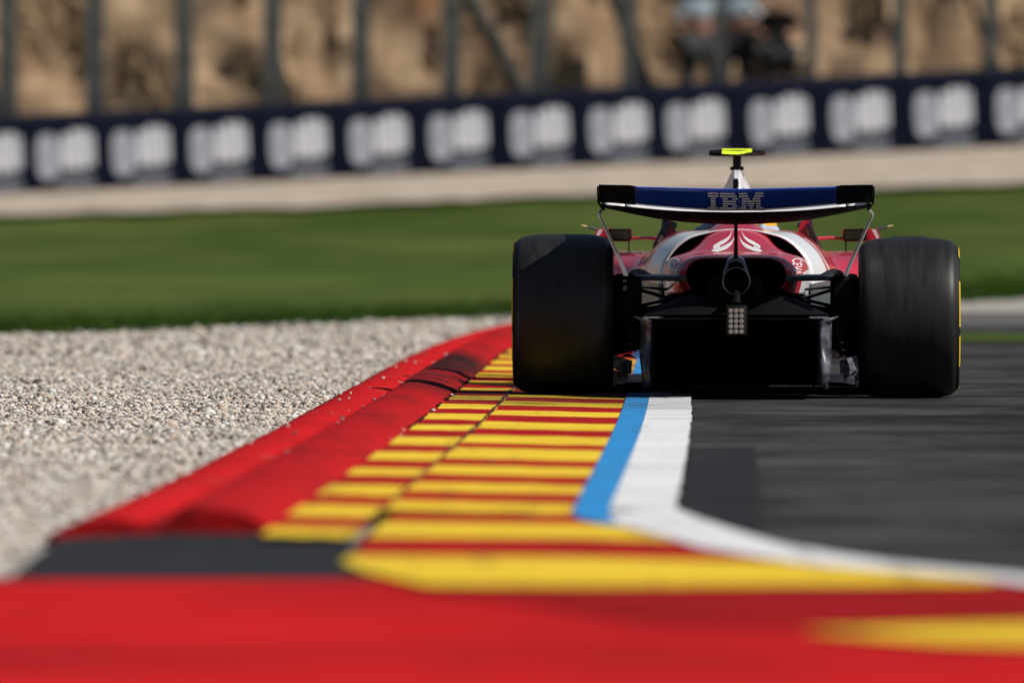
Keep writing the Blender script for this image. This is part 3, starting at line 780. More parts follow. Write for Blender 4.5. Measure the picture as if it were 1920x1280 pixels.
wing = obj('rear_wing', bm, M_carbon_dull, car, angle=50)
# the sunlit trailing-edge strip, two outer lengths and one long middle length
bm = bmesh.new()
M_strip = mat('trailing_edge_white', (0.82, 0.82, 0.82), 0.4)
def strip(x0, x1):
    prev = None; n = max(4, int((x1 - x0) / .03))
    for i in range(n + 1):
        x = x0 + (x1 - x0) * i / n; z = WZ(interp(te_tbl, abs(x)), Yte) + .0065; h = .0026 + .0052 * (abs(x) > .12) * min(1, (abs(x) - .12) / .2)
        row = [bm.verts.new((x, Yte - .010 - h * .9, z - h * .8)), bm.verts.new((x, Yte - .010, z + h * .0)), bm.verts.new((x, Yte - .010 + h * 1.1, z + h * .8))]
        if prev:
            for k in range(2): bm.faces.new((prev[k], prev[k + 1], row[k + 1], row[k]))
        prev = row
strip(-.587, -.497); strip(-.492, .492); strip(.497, .587)
obj('trailing_edge', bm, M_strip, wing, solid=.002)
# flap
def flap_pt(x, v, off=0.0):
    """v 0 at the lower edge, 1 at the top edge; a concave sheet leaning back"""
    a = abs(x); z0 = WZ(interp(te_tbl, a), Yf0) + .010; z1 = WZ(interp(top_tbl, a), Yf1)
    y = Yf0 + (Yf1 - Yf0) * (v ** 0.85); z = z0 + (z1 - z0) * (v ** 1.15)
    return Vector((x, y - off * .75, z - off * .4))
bm = bmesh.new(); prev = None
xsf = list(np.linspace(-.612, -.4505, 8)) + list(np.linspace(-.4495, .4495, 60)) + list(np.linspace(.4505, .612, 8))
for x in xsf:
    row = [bm.verts.new(flap_pt(x, v)) for v in np.linspace(0, 1, 9)]
    if prev:
        mid = (x + prev[0].co.x) / 2
        for k in range(8): bm.faces.new((prev[k], prev[k + 1], row[k + 1], row[k])).material_index = 0 if abs(mid) < .45 else 1
    prev = row
flap = obj('flap', bm, [M_wblue, M_carbon_dull], wing, solid=-.008)
# striped lettering on the flap
I_ = [[(0, 1)], [(0, 1)], [(.27, .73)], [(.27, .73)], [(.27, .73)], [(.27, .73)], [(0, 1)], [(0, 1)]]
B_ = [[(0, .86)], [(0, .95)], [(.16, .44), (.70, 1)], [(.16, .90)], [(.16, .90)], [(.16, .44), (.70, 1)], [(0, .95)], [(0, .86)]]
M_rows = [[(0, .33), (.67, 1)], [(0, .38), (.62, 1)], [(.12, .44), (.56, .88)], [(.12, .88)], [(.12, .30), (.35, .65), (.70, .88)], [(.12, .30), (.39, .61), (.70, .88)], [(0, .30), (.43, .57), (.70, 1)], [(0, .30), (.475, .525), (.70, 1)]]
bm = bmesh.new(); sW = F / (D0 - .55)
for rows_, p0, p1 in ((I_, 1325.5, 1345), (B_, 1348, 1381), (M_rows, 1383.5, 1429.5)):
    x0, x1 = (p0 - 1377.5) / sW, (p1 - 1377.5) / sW
    for r_, spans in enumerate(rows_):
        vt = 0.93 - r_ * 0.112; vb = vt - 0.068
        for (a, c) in spans:
            xa_, xb_ = x0 + (x1 - x0) * a, x0 + (x1 - x0) * c
            nseg = 3; prev = None
            for q in range(nseg + 1):
                x = xa_ + (xb_ - xa_) * q / nseg
                row = [bm.verts.new(flap_pt(x, vb, .013)), bm.verts.new(flap_pt(x, vt, .013))]
                if prev: bm.faces.new((prev[0], prev[1], row[1], row[0]))
                prev = row
obj('lettering', bm, M_ibm, wing, smooth=False)
# endplates: a tall outer tip plate that rolls under into a slim leaning leg down to the beam wing
for s in (-1, 1):
    path = [K(1380 + s * 259.5, 349.5, -.6), K(1380 + s * 259.5, 366, -.55), K(1380 + s * 258.5, 381, -.5), K(1380 + s * 253, 390, -.48), K(1380 + s * 250, 395, -.46)]
    bm = bmesh.new(); prev = None
    for i, p in enumerate(path):
        yb = (-.605, -.53, -.45, -.40, -.39)[i]; yf = (-.40, -.38, -.31, -.10, -.10)[i]
        th = (.004, .004, .006, .010, .010)[i]
        row = [bm.verts.new((p.x - s * th, yb, p.z)), bm.verts.new((p.x + s * 0.002, yb, p.z)), bm.verts.new((p.x + s * 0.002, yf, p.z)), bm.verts.new((p.x - s * th, yf, p.z))]
        if prev:
            for k in range(4): bm.faces.new((prev[k], prev[(k + 1) % 4], row[(k + 1) % 4], row[k]))
        else: bm.faces.new(row[::-1])
        prev = row
    bm.faces.new(prev)
    obj('endplate', bm, M_carbon_dull, wing, angle=35)
    leg = [(1380 + s * 250, 392), (1380 + s * 256, 400), (1380 + s * 254.5, 409), (1380 + s * 249, 420), (1380 + s * 240, 440), (1380 + s * 228, 466), (1380 + s * 216, 492), (1380 + s * 206, 517)]
    ths = [.013, .013, .012, .012, .013, .015, .018, .020]
    bm = bmesh.new(); prev = None
    pts = smooth_line([(*p, t_) for p, t_ in zip(leg, ths)], 33)
    for i, (px, py, th) in enumerate(pts):
        Yb = -.37 - .10 * min(1, i / 5); Yf = Yb + .36; p = K(px, py, Yb)
        pb = K(px - s * 0, py, Yb)
        row = []
        for (dy, dx) in ((0, -th * .5), (-.006, 0), (0, th * .5), (Yf - Yb, th * .35), (Yf - Yb + .01, 0), (Yf - Yb, -th * .35)):
            row.append(bm.verts.new((p.x + dx, Yb + dy, p.z)))
        if prev:
            for k in range(6): bm.faces.new((prev[k], prev[(k + 1) % 6], row[(k + 1) % 6], row[k]))
        else: bm.faces.new(row[::-1])
        prev = row
    bm.faces.new(prev)
    obj('endplate_leg', bm, M_silver, wing, angle=50)
# centre pylon
bm = bmesh.new(); prev = None
for (py, y0, y1, w) in ((400, -.34, -.08, .009), (425, -.35, -.10, .008), (455, -.32, -.03, .0075), (487, -.30, .10, .010), (505, -.26, .15, .012)):
    z = WZ(py, (y0 + y1) / 2)
    row = [bm.verts.new(v) for v in ((-w, y0, z), (0, y0 - .012, z), (w, y0, z), (w, y1, z), (0, y1 + .012, z), (-w, y1, z))]
    if prev:
        for k in range(6): bm.faces.new((prev[k], prev[(k + 1) % 6], row[(k + 1) % 6], row[k]))
    prev = row
obj('pylon', bm, M_carbon_dull, wing)

# bodywork -----------------------------------------------------------
T = [(-.03, [(0, .632), (.10, .632), (.165, .628), (.205, .608), (.226, .575), (.230, .535), (.205, .490)]),
     (.05, [(0, .645), (.11, .645), (.178, .640), (.232, .620), (.266, .582), (.272, .530), (.250, .468)]),
     (.30, [(0, .674), (.10, .669), (.172, .662), (.246, .645), (.300, .618), (.326, .560), (.312, .460)]),
     (.80, [(0, .795), (.075, .782), (.133, .744), (.166, .672), (.30, .622), (.335, .55), (.322, .42)]),
     (1.30, [(0, .81), (.07, .79), (.115, .745), (.16, .67), (.25, .58), (.28, .5), (.28, .4)])]
Td = dense(T, 6, 5)
bm = bmesh.new()
ncol = 2 * (len(Td[0][1]) - 1)
def t_mat(i, k):
    c = abs(k + .5 - ncol / 2) / (ncol / 2)
    return 1 if (c > .80 and i >= 9) else 0
rows = loft(bm, Td, t_mat)
cover = obj('engine_cover', bm, [M_redcar, M_whitecar], car, solid=.006, angle=70)
bm = bmesh.new(); hp = Td[2][1]
full = [(-x * .99, z - .004) for (x, z) in reversed(hp)] + [(x * .99, z - .004) for (x, z) in hp if x > 0]
bm.faces.new([bm.verts.new((x, .12, z)) for (x, z) in full] + [bm.verts.new((.2, .12, .38)), bm.verts.new((-.2, .12, .38))])
obj('tail_opening', bm, M_void, cover, smooth=False)

S = [(.62, [(0, .760), (.06, .757), (.13, .745), (.208, .723), (.257, .692), (.283, .668), (.307, .638), (.325, .607), (.339, .555), (.345, .45), (.33, .30)]),
     (1.0, [(0, .770), (.07, .765), (.14, .752), (.246, .743), (.295, .721), (.344, .683), (.375, .649), (.395, .615), (.415, .565), (.43, .46), (.43, .26)]),
     (1.06, [(0, .772), (.07, .766), (.141, .753), (.248, .744), (.298, .7235), (.348, .687), (.381, .650), (.403, .614), (.425, .563), (.44, .45), (.44, .25)]),
     (1.12, [(0, .775), (.07, .768), (.142, .753), (.249, .745), (.300, .726), (.351, .690), (.386, .650), (.410, .613), (.433, .561), (.45, .45), (.45, .25)]),
     (1.45, [(0, .83), (.07, .80), (.12, .757), (.252, .747), (.304, .730), (.358, .698), (.410, .640), (.455, .600), (.50, .548), (.52, .42), (.52, .20)]),
     (1.95, [(0, .86), (.06, .82), (.10, .760), (.262, .748), (.32, .728), (.375, .690), (.420, .652), (.58, .645), (.73, .620), (.76, .45), (.70, .15)]),
     (2.60, [(0, .64), (.09, .64), (.17, .66), (.250, .68), (.33, .69), (.36, .665), (.42, .650), (.58, .650), (.74, .628), (.78, .45), (.72, .16)])]
Sd = []
for a, b_ in zip(S[:-1], S[1:]):
    n = max(1, int((b_[0] - a[0]) / .09))
    pa = smooth_line(a[1], 41); pb = smooth_line(b_[1], 41)
    for q in range(n):
        u = q / n
        Sd.append((a[0] + (b_[0] - a[0]) * u, [(max(0, p[0] * (1 - u) + r_[0] * u) if k else 0, p[1] * (1 - u) + r_[1] * u) for k, (p, r_) in enumerate(zip(pa, pb))]))
Sd.append((S[-1][0], [(max(0, float(p[0])), float(p[1])) for p in smooth_line(S[-1][1], 41)]))
Sd = [(y, [(float(a), float(c)) for a, c in hp]) for y, hp in Sd]
for _, hp in Sd: hp[0] = (0.0, hp[0][1])
bm = bmesh.new(); nc = 80
def s_mat(i, k):
    y = (Sd[i][0] + Sd[i + 1][0]) / 2; c = abs(k + .5 - 40) / 40
    if c > .84: return 2  # lower cowl flank: shade and bluish reflection painted in as grey
    if y < 1.0: return 1
    if 1.055 < y < 1.1 and c > .42: return 1
    return 0
loft(bm, Sd, s_mat)
cowl = obj('bodywork', bm, [M_redcar, M_whitecar, M_grey], car, solid=.006, angle=70)
bm = bmesh.new(); hp = [(x * .985, z - .006) for x, z in Sd[2][1]]
full = [(-x, z) for (x, z) in reversed(hp)] + [(x, z) for (x, z) in hp if x > 0]
bm.faces.new([bm.verts.new((x, Sd[2][0], z)) for (x, z) in full])
obj('cooling_outlet', bm, M_void, cowl, smooth=False)
# sidepod inlets at the front
for s in (-1, 1):
    bm = bmesh.new(); add_box(bm, (s * .57, 2.605, .50), (.34, .02, .16)); obj('sidepod_inlet', bm, M_void, cowl, smooth=False)

# white wave marks and side lettering on the engine cover
def on_cover(px, py, lift=.004, Y0=-.02, Y1=1.2):
    """march a ray through the car frame and return where it meets the engine cover loft"""
    best = None
    for q in range(240):
        Y = Y0 + (Y1 - Y0) * q / 239
        p = K(px, py, Y); a = abs(p.x)
        # section at Y
        for i in range(len(Td) - 1):
            if Td[i][0] <= Y <= Td[i + 1][0]:
                u = (Y - Td[i][0]) / (Td[i + 1][0] - Td[i][0]); break
        else: continue
        A = np.array(Td[i][1]) * (1 - u) + np.array(Td[i + 1][1]) * u
        inside = False
        for k in range(len(A) - 1):
            if min(A[k][0], A[k + 1][0]) <= a <= max(A[k][0], A[k + 1][0]) and abs(A[k + 1][0] - A[k][0]) > 1e-6:
                t_ = (a - A[k][0]) / (A[k + 1][0] - A[k][0]); zz = A[k][1] + (A[k + 1][1] - A[k][1]) * t_
                if p.z <= zz: inside = True
        if inside:
            return K(px, py, Y - lift)
    return K(px, py, .28)
bm = bmesh.new()
def ribbon(pts, w0, w1, w2):
    P_ = smooth_line(pts, 14); prev = None
    for i, (x, y) in enumerate(P_):
        u = i / 13; w = (w0 + (w1 - w0) * min(1, u * 2)) if u < .5 else (w1 + (w2 - w1) * (u - .5) * 2)
        row = [bm.verts.new(on_cover(x, y - w / 2, .010)), bm.verts.new(on_cover(x, y + w / 2, .010))]
        if prev: bm.faces.new((prev[0], prev[1], row[1], row[0]))
        prev = row
for s in (-1, 1):
    X = lambda v: 1381 + s * v
    ribbon([(X(4), 442), (X(9), 453), (X(17), 460.5), (X(28), 465.5), (X(38), 469)], 1.6, 7.5, 6)
    ribbon([(X(9), 433), (X(14), 444), (X(23), 451.5), (X(34), 457), (X(44), 463.5)], 1.4, 6.5, 6)
    ribbon([(X(32), 464.5), (X(37), 467), (X(42), 469), (X(47), 470)], 9, 7.5, 1.5)
obj('wave_logo', bm, M_text, cover, smooth=False, solid=.0015)

def text_mesh(body, size, place, m, parent, name='lettering'):
    cu = bpy.data.curves.new('t', 'FONT'); cu.body = body; cu.size = size; cu.align_x = 'CENTER'; cu.align_y = 'CENTER'; cu.offset = 0.012 * size
    to = bpy.data.objects.new('t', cu); COL.objects.link(to)
    dg = bpy.context.evaluated_depsgraph_get(); me = bpy.data.meshes.new_from_object(to.evaluated_get(dg))
    bpy.data.objects.remove(to); me.name = name
    for v in me.vertices: v.co = place(v.co.x, v.co.y)
    return link(name, me, m, parent)
for s in (-1, 1):
    bm = bmesh.new(); c0 = (1380 + s * 113.5, 501)
    ring = []
    text_mesh('CEVA', 22, lambda x, y: on_cover(c0[0] + y * s * 1.15, c0[1] - 2 + x * .56, .010, -.02, .5), M_text, cover, 'sponsor_lettering')

# airbox, roll-hoop camera
A = [(1.15, [(0, .84), (.03, .835), (.05, .82), (.06, .80), (.065, .76)]),
     (1.45, [(0, .955), (.018, .95), (.035, .91), (.055, .86), (.09, .78)]),
     (1.70, [(0, 1.03), (.017, 1.028), (.036, .985), (.062, .935), (.11, .80)]),
     (2.0, [(0, 1.034), (.021, 1.032), (.044, .985), (.067, .935), (.12, .78)])]
Ad = dense(A, 6, 5); bm = bmesh.new(); rows = loft(bm, Ad); bm.faces.new(rows[-1])
airbox = obj('airbox', bm, M_whitecar, car, angle=60)
bm = bmesh.new()
ctr = K(1378, 346, 1.52)
for k, (rx, rz, dy) in enumerate(((.014, .034, -.012), (.012, .031, -.0125))):
    pass
vs = [bm.verts.new((ctr.x + .0135 * math.cos(t), 1.50 + .12 * (math.sin(t)) - .03, ctr.z + .034 * math.sin(t))) for t in np.linspace(0, 2 * math.pi, 24, endpoint=False)]
bm.faces.new(vs); obj('outlet', bm, M_void, airbox, smooth=False, solid=.004)
bm = bmesh.new()
p = [K(1390, 351, 1.40), K(1395, 354, 1.42), K(1401, 361, 1.42), K(1396, 362, 1.40)]
bm.faces.new([bm.verts.new(v) for v in p]); obj('decal', bm, M_sky, airbox, smooth=False, solid=.002)
bm = bmesh.new()
z0 = 1.028
add_tube(bm, [(0, 1.80, z0), (0, 1.80, z0 + .02), (0, 1.80, z0 + .085)], [.022, .02, .02], seg=14)
add_tube(bm, [(-.032, 1.80, z0 + .012), (.032, 1.80, z0 + .012)], .009, seg=10)
tcam = obj('onboard_camera', bm, M_carbon, car)
zc = H + (380 - 287) * (D0 + 1.8) / F
bm = bmesh.new(); prev = None
for i in range(13):
    x = -.131 + .262 * i / 12; h = .017 * (1 - .25 * (abs(x) / .131) ** 4); y0, y1 = 1.70, 1.90
    row = [bm.verts.new(v) for v in ((x, y0, zc - h * .9), (x, y0 - .012, zc), (x, y0, zc + h * .8), (x, y1, zc + h), (x, y1 + .02, zc), (x, y1, zc - h))]
    if prev:
        for k in range(6): bm.faces.new((prev[k], prev[(k + 1) % 6], row[(k + 1) % 6], row[k]))
    else: bm.faces.new(row[::-1])
    prev = row
bm.faces.new(prev); obj('camera_pod', bm, M_carbon, tcam, angle=50)
bm = bmesh.new(); prev = None
for i, (x, zb) in enumerate(((-.070, .004), (-.03, .002), (0, .001), (.03, .004), (.05, .009), (.070, .012))):
    row = [bm.verts.new(v) for v in ((x, 1.668, zc + zb - .008), (x, 1.676, zc + zb - .004), (x, 1.715, zc + .0195), (x, 1.90, zc + .021), (x, 1.90, zc + .008))]
    if prev:
        for k in range(5): bm.faces.new((prev[k], prev[(k + 1) % 5], row[(k + 1) % 5], row[k]))
    else: bm.faces.new(row[::-1])
    prev = row
bm.faces.new(prev); obj('camera_cover', bm, M_neon, tcam, angle=50)
bm = bmesh.new(); add_tube(bm, [(0, 1.72, zc), (0, 1.72, zc + .04)], [.003, .0015], seg=6); obj('antenna', bm, M_carbon, tcam)

# exhaust, rain light
M_shroud = mat('shroud_blue_grey', (0.085, 0.10, 0.14), 0.30, spec=0.6, coat=0.4)
bm = bmesh.new(); ce = K(1381, 527, -.42)
bm_r = bmesh.new(); add_lathe(bm_r, [(-.425 + .003 * math.cos(a), .0605 + .0024 * math.sin(a)) for a in np.linspace(0, 2 * math.pi, 8, endpoint=False)], seg=40, axis='Y', centre=(ce.x, 0, ce.z), close=True)
add_lathe(bm, [(-.42, .0575), (-.425, .0600), (-.42, .0620), (-.2, .066), (.12, .072), (.12, .0), ], seg=40, axis='Y', centre=(ce.x, 0, ce.z))
ex = obj('exhaust', bm, mat('exhaust_metal', (0.035, 0.036, 0.040), 0.30, metal=0.7), car, angle=60)
bm = bmesh.new(); add_lathe(bm, [(-.42, .0570), (-.20, .0565), (-.20, 0.0)], seg=32, axis='Y', centre=(ce.x, 0, ce.z)); obj('exhaust_bore', bm, M_void, ex)
obj('exhaust_rim', bm_r, mat('burnt_metal', (0.30, 0.27, 0.21), 0.4, metal=0.8), ex)
bm = bmesh.new()
loft(bm, [(-.40, [(0, ce.z + .095), (.03, ce.z + .082), (.052, ce.z + .035), (.055, ce.z)]), (-.1, [(0, ce.z + .115), (.035, ce.z + .10), (.06, ce.z + .04), (.065, ce.z)]), (.12, [(0, ce.z + .12), (.04, ce.z + .10), (.07, ce.z + .04), (.075, ce.z)])])
obj('exhaust_shroud', bm, M_shroud, ex, solid=.004, angle=60)
bm = bmesh.new()
a, b_ = K(1360, 572, -.72), K(1402, 632, -.72)
cx, cz, wx, wz = (a.x + b_.x) / 2, (a.z + b_.z) / 2, b_.x - a.x, a.z - b_.z
add_box(bm, (cx, -.68, cz), (wx, .10, wz)); add_box(bm, (cx, -.58, cz + .02), (wx * .5, .12, wz * .5))
light = obj('rain_light', bm, M_carbon_dull, car, bevel=.010)
bm = bmesh.new(); add_box(bm, (cx, -.733, cz), (wx * .80, .006, wz * .84)); obj('lens_plate', bm, mat('lens_plate', (0.035, 0.028, 0.027), 0.4), light, bevel=.002)
for r_ in range(5):
    for c in range(3):
        bm = bmesh.new()
        px_, pz_ = cx + (c - 1) * wx * .235, cz + (2 - r_) * wz * .162
        add_lathe(bm, [(-.7365, .0105), (-.7395, .0098), (-.740, 0.0)], seg=14, axis='Y', centre=(px_, 0, pz_)); obj('lamp', bm, M_lens, light)
bm = bmesh.new(); add_tube(bm, [(cx, -.66, cz + wz / 2), (cx, -.60, cz + wz / 2 + .05), (cx, -.4, .46)], [.02, .016, .02], seg=10); obj('light_stalk', bm, M_carbon_dull, light)

# beam wing, crash structure, diffuser, floor
bm = bmesh.new(); prev = None
btop = [(0, 577), (.05, 572), (.10, 560), (.16, 554), (.22, 555), (.28, 562), (.33, 572), (.38, 583), (.415, 588)]
for i in range(41):
    x = -.415 + .83 * i / 40; a = abs(x); zt = WZ(interp(btop, a), -.3); zb = WZ(591.5, -.5)
    th = zt - zb
    sec = [(-.50, zb + .004), (-.49, zb - .004), (-.38, zb + th * .25), (-.25, zb + th * .55), (-.2, zb + th * .85), (-.22, zt), (-.30, zt - .002), (-.42, zb + th * .55)]
    row = [bm.verts.new((x, y, z)) for y, z in sec]
    if prev:
        n = len(row)
        for k in range(n): bm.faces.new((prev[k], prev[(k + 1) % n], row[(k + 1) % n], row[k]))
    else: bm.faces.new(row[::-1])
    prev = row
bm.faces.new(prev); obj('beam_wing', bm, M_carbon_dull, car, angle=60)
bm = bmesh.new(); add_box(bm, (0, .05, .47), (.24, .8, .16)); obj('gearbox', bm, M_carbon_dull, car, bevel=.03)
# diffuser: roof rising to the rear, side walls, strakes
bm = bmesh.new(); prev = None
for i in range(15):
    u = i / 14; y = .75 - 1.35 * u; z = .075 + .285 * (u ** 1.35); w = .40 - .03 * u
    zc_ = min(.085, z - .035)
    row = [bm.verts.new(v) for v in ((-w + .035, y, .045), (-w, y, zc_), (-w, y, z - .03), (-w + .03, y, z), (0, y, z + .004), (w - .03, y, z), (w, y, z - .03), (w, y, zc_), (w - .035, y, .045))]
    if prev:
        for k in range(8): bm.faces.new((prev[k], prev[k + 1], row[k + 1], row[k]))
    prev = row
dif = obj('diffuser', bm, M_void, car, solid=.006, angle=50)
bm = bmesh.new(); add_box(bm, (0, -.595, .3625), (.78, .02, .004)); obj('trailing_lip', bm, M_carbon, dif, smooth=False)
bm = bmesh.new(); add_box(bm, (0, .40, .20), (.80, .02, .30)); obj('bulkhead', bm, M_void, dif, smooth=False)
for s in (-1, 1):
    for xx in (.12, .25):
        bm = bmesh.new(); add_box(bm, (s * xx, -.12, .17), (.006, .8, .22)); obj('strake', bm, M_void, dif, smooth=False)
    # glossy curved wall outside the diffuser
    bm = bmesh.new(); prev = None
    for i in range(17):
        u = i / 16; z = WZ(602, -.5) + (WZ(722, -.5) - WZ(602, -.5)) * u
        bow = math.sin(u * 6.0) * .05
        xi, xo = .377, .430 - .02 * (u > .55) * (u - .55) * 2 + (.03 if u < .06 else 0)
        row = [bm.verts.new((s * (xi + (xo - xi) * t), -.53 + .05 * t * t + bow * (.3 + .6 * t), z + .02 * t * (1 - 2 * u))) for t in np.linspace(0, 1, 6)]
        if prev:
            for k in range(5): bm.faces.new((prev[k], prev[k + 1], row[k + 1], row[k]))
        prev = row
    obj('side_wall', bm, M_foil, dif, solid=.004)
    bm = bmesh.new(); add_box(bm, (s * .376, -.30, .21), (.004, .5, .29)); obj('edge_fin', bm, M_carbon, dif, smooth=False)
# floor
bm = bmesh.new()
out = [(.40, .78), (.46, .55), (.55, .50), (.74, .70), (.77, 1.2), (.78, 2.2), (.70, 2.9), (.45, 3.05)]
pts = [(x, y) for x, y in out] + [(-x, y) for x, y in reversed(out)]
bm.faces.new([bm.verts.new((x, y, .060)) for x, y in pts])
floor = obj('floor', bm, M_carbon, car, smooth=False, solid=.018)
bm = bmesh.new(); add_box(bm, (0, 1.6, .040), (.30, 3.0, .02)); obj('plank', bm, mat('plank', (0.03, 0.025, 0.02), 0.8), floor, smooth=False)

# suspension, uprights, brake ducts (right side, then mirrored)
for s in (-1, 1):
    dz = .012 if s < 0 else 0.0
    X = lambda v: 1380 + s * v
    def arm(a, b_, Ya, Yb, r, flat, m):
        bm = bmesh.new(); add_tube(bm, [K(X(a[0]), a[1], Ya), K(X((a[0] + b_[0]) / 2), (a[1] + b_[1]) / 2, (Ya + Yb) / 2), K(X(b_[0]), b_[1], Yb)], r, seg=10, flat=flat)
        obj('suspension_arm', bm, m, car)
    # aerofoil-shaped upper arm as a thick plate
    bm = bmesh.new(); prev = None
    for (xx, yt, yb) in ((92, 514.5, 528), (130, 514, 527), (170, 513.5, 526.5), (196, 512.5, 527), (212, 516, 530)):
        a1 = K(X(xx), yt, .02); a2 = K(X(xx), yb, -.06)
        row = [bm.verts.new(v) for v in ((a1.x, -.055, a2.z), (a1.x, -.06, (a1.z + a2.z) / 2 + .006), (a1.x, -.03, a1.z - .002), (a1.x, .05, a1.z), (a1.x, .07, a1.z - .012), (a1.x, .0, a2.z + .003))]
        if prev:
            for k in range(6): bm.faces.new((prev[k], prev[(k + 1) % 6], row[(k + 1) % 6], row[k]))
        else: bm.faces.new(row)
        prev = row
    bm.faces.new(prev); obj('suspension_arm', bm, M_grey, car, angle=40)
    bm = bmesh.new()
    bm.faces.new([bm.verts.new(K(X(a), b_, .02)) for a, b_ in ((158, 514), (172, 506), (184, 503), (197, 507), (205, 516))]); obj('arm_fairing', bm, M_grey, car, smooth=False, solid=.06)
    arm((95, 569), (190, 540), .25, -.02, .011, (1.6, .7), M_carbon)
    arm((100, 545), (200, 536), .35, .1, .009, (1.6, .7), M_carbon)
    arm((120, 560), (195, 577), -.02, .02, .010, (1.6, .8), M_carbon)
    arm((150, 585), (205, 560), .15, .0, .009, (1.5, .8), M_carbon)
    arm((60, 566), (205, 590), .10, .02, .022, (1, 1), M_carbon_dull)
    arm((120, 640), (200, 655), .30, .05, .010, (1.6, .7), M_carbon)
    # upright and brake duct: a stepped black drum with winglets
    bm = bmesh.new()
    add_lathe(bm, [(s * .43, 0), (s * .43, .125), (s * .47, .165), (s * .56, .185), (s * .62, .185), (s * .62, 0)], seg=40, centre=(0, 0, .36 + dz))
    duct = obj('brake_duct', bm, M_carbon_dull, car, angle=50)
    bm = bmesh.new(); q0 = K(X(190), 512, -.15); 
    add_box(bm, (s * .475, -.10, .43), (.10, .22, .24)); add_box(bm, (s * .455, -.16, .30), (.07, .16, .16)); add_box(bm, (s * .50, -.12, .535), (.10, .16, .05))
    obj('duct_box', bm, M_carbon_dull, duct, bevel=.018)
    for k, (py, w, xx) in enumerate(((642, 24, 198), (655, 26, 200), (667, 28, 202))):
        bm = bmesh.new(); c = K(X(xx), py, -.22); prev = None
        for i in range(9):
            t = i / 8 - .5; row = [bm.verts.new((c.x + t * w / 415 * 1.1, -.26 + .05 * abs(t), c.z + .010 * math.cos(t * 3) - .01)), bm.verts.new((c.x + t * w / 415 * 1.1, -.12, c.z + .022 * math.cos(t * 3) - .012))]
            if prev: bm.faces.new((prev[0], prev[1], row[1], row[0]))
            prev = row
        obj('winglet', bm, M_carbon_gloss, duct, solid=.004)
    # bright lower deflector with folded faces
    for poly, Ys in (([(194, 676), (208, 672), (229, 664), (229, 690), (214, 702), (196, 700)], (-.30, -.34, -.28, -.30, -.36, -.32)),
                     ([(200, 702), (215, 700), (229, 692), (229, 712), (222, 721), (206, 718)], (-.32, -.28, -.32, -.26, -.30, -.34))):
        bm = bmesh.new(); vs = [bm.verts.new(K(X(a), b_, y)) for (a, b_), y in zip(poly, Ys)]
        cc = bm.verts.new(sum((v.co for v in vs), Vector()) / len(vs) + Vector((0, -.03, .006)))
        for i in range(len(vs)): bm.faces.new((vs[i], vs[(i + 1) % len(vs)], cc))
        obj('deflector', bm, M_foil, duct, smooth=False, solid=.003)
    for py_, w_, h_ in ((527, 8, 5), (540, 8, 10)):
        if s > 0: break
        bm = bmesh.new(); c = K(X(208), py_, -.28); add_box(bm, tuple(c), (w_ / 420, .012, h_ / 420)); obj('fastener', bm, M_foil, duct, bevel=.003)

# cockpit, halo, headrest, mirrors
bm = bmesh.new()
loft(bm, dense([(2.0, [(0, .30), (.2, .30), (.36, .40), (.36, .60), (.33, .69)]), (2.8, [(0, .25), (.2, .25), (.34, .36), (.34, .58), (.27, .66)]), (3.6, [(0, .24), (.13, .24), (.21, .32), (.21, .5), (.16, .58)]), (4.6, [(0, .26), (.07, .26), (.12, .30), (.12, .38), (.08, .42)]), (5.0, [(0, .29), (.04, .29), (.06, .31), (.06, .34), (.03, .36)])], 4, 3))
ch = obj('chassis', bm, M_redcar, car, solid=.01, angle=60)
bm = bmesh.new()
nose = dense([(2.75, [(0, .69), (.1, .69), (.2, .68), (.27, .66)]), (3.6, [(0, .62), (.08, .615), (.13, .60), (.16, .58)]), (4.6, [(0, .445), (.04, .44), (.06, .43), (.08, .42)]), (5.0, [(0, .372), (.015, .371), (.025, .366), (.03, .36)])], 4, 3)
loft(bm, nose); obj('nose', bm, M_redcar, ch, solid=.005, angle=60)
bm = bmesh.new(); add_box(bm, (0, 2.35, .42), (.50, .9, .06)); obj('cockpit_floor', bm, M_void, ch, smooth=False)
# front wing
bm = bmesh.new(); prev = None
for i in range(25):
    x = -.98 + 1.96 * i / 24; a = abs(x); z = .10 + .05 * (a / .98) ** 2
    sec = [(4.95, z), (4.80, z + .015), (4.55, z + .10), (4.54, z + .094), (4.80, z + .004), (4.94, z - .01)]
    row = [bm.verts.new((x, y, zz)) for y, zz in sec]
    if prev:
        for k in range(6): bm.faces.new((prev[k], prev[(k + 1) % 6], row[(k + 1) % 6], row[k]))
    else: bm.faces.new(row)
    prev = row
bm.faces.new(prev); fw = obj('front_wing', bm, M_redcar, car, angle=50)
for s in (-1, 1):
    bm = bmesh.new(); add_box(bm, (s * .985, 4.72, .20), (.012, .5, .26)); obj('front_endplate', bm, M_redcar, fw, smooth=False, bevel=.004)
    for (za, zb) in ((.30, .30), (.46, .42)):
        bm = bmesh.new(); add_tube(bm, [(s * .66, 3.6, za), (s * .18, 3.35, zb)], .014, seg=8, flat=(1.8, .6)); obj('suspension_arm', bm, M_carbon, car)
        bm = bmesh.new(); add_tube(bm, [(s * .66, 3.6, za), (s * .18, 3.85, zb)], .014, seg=8, flat=(1.8, .6)); obj('suspension_arm', bm, M_carbon, car)
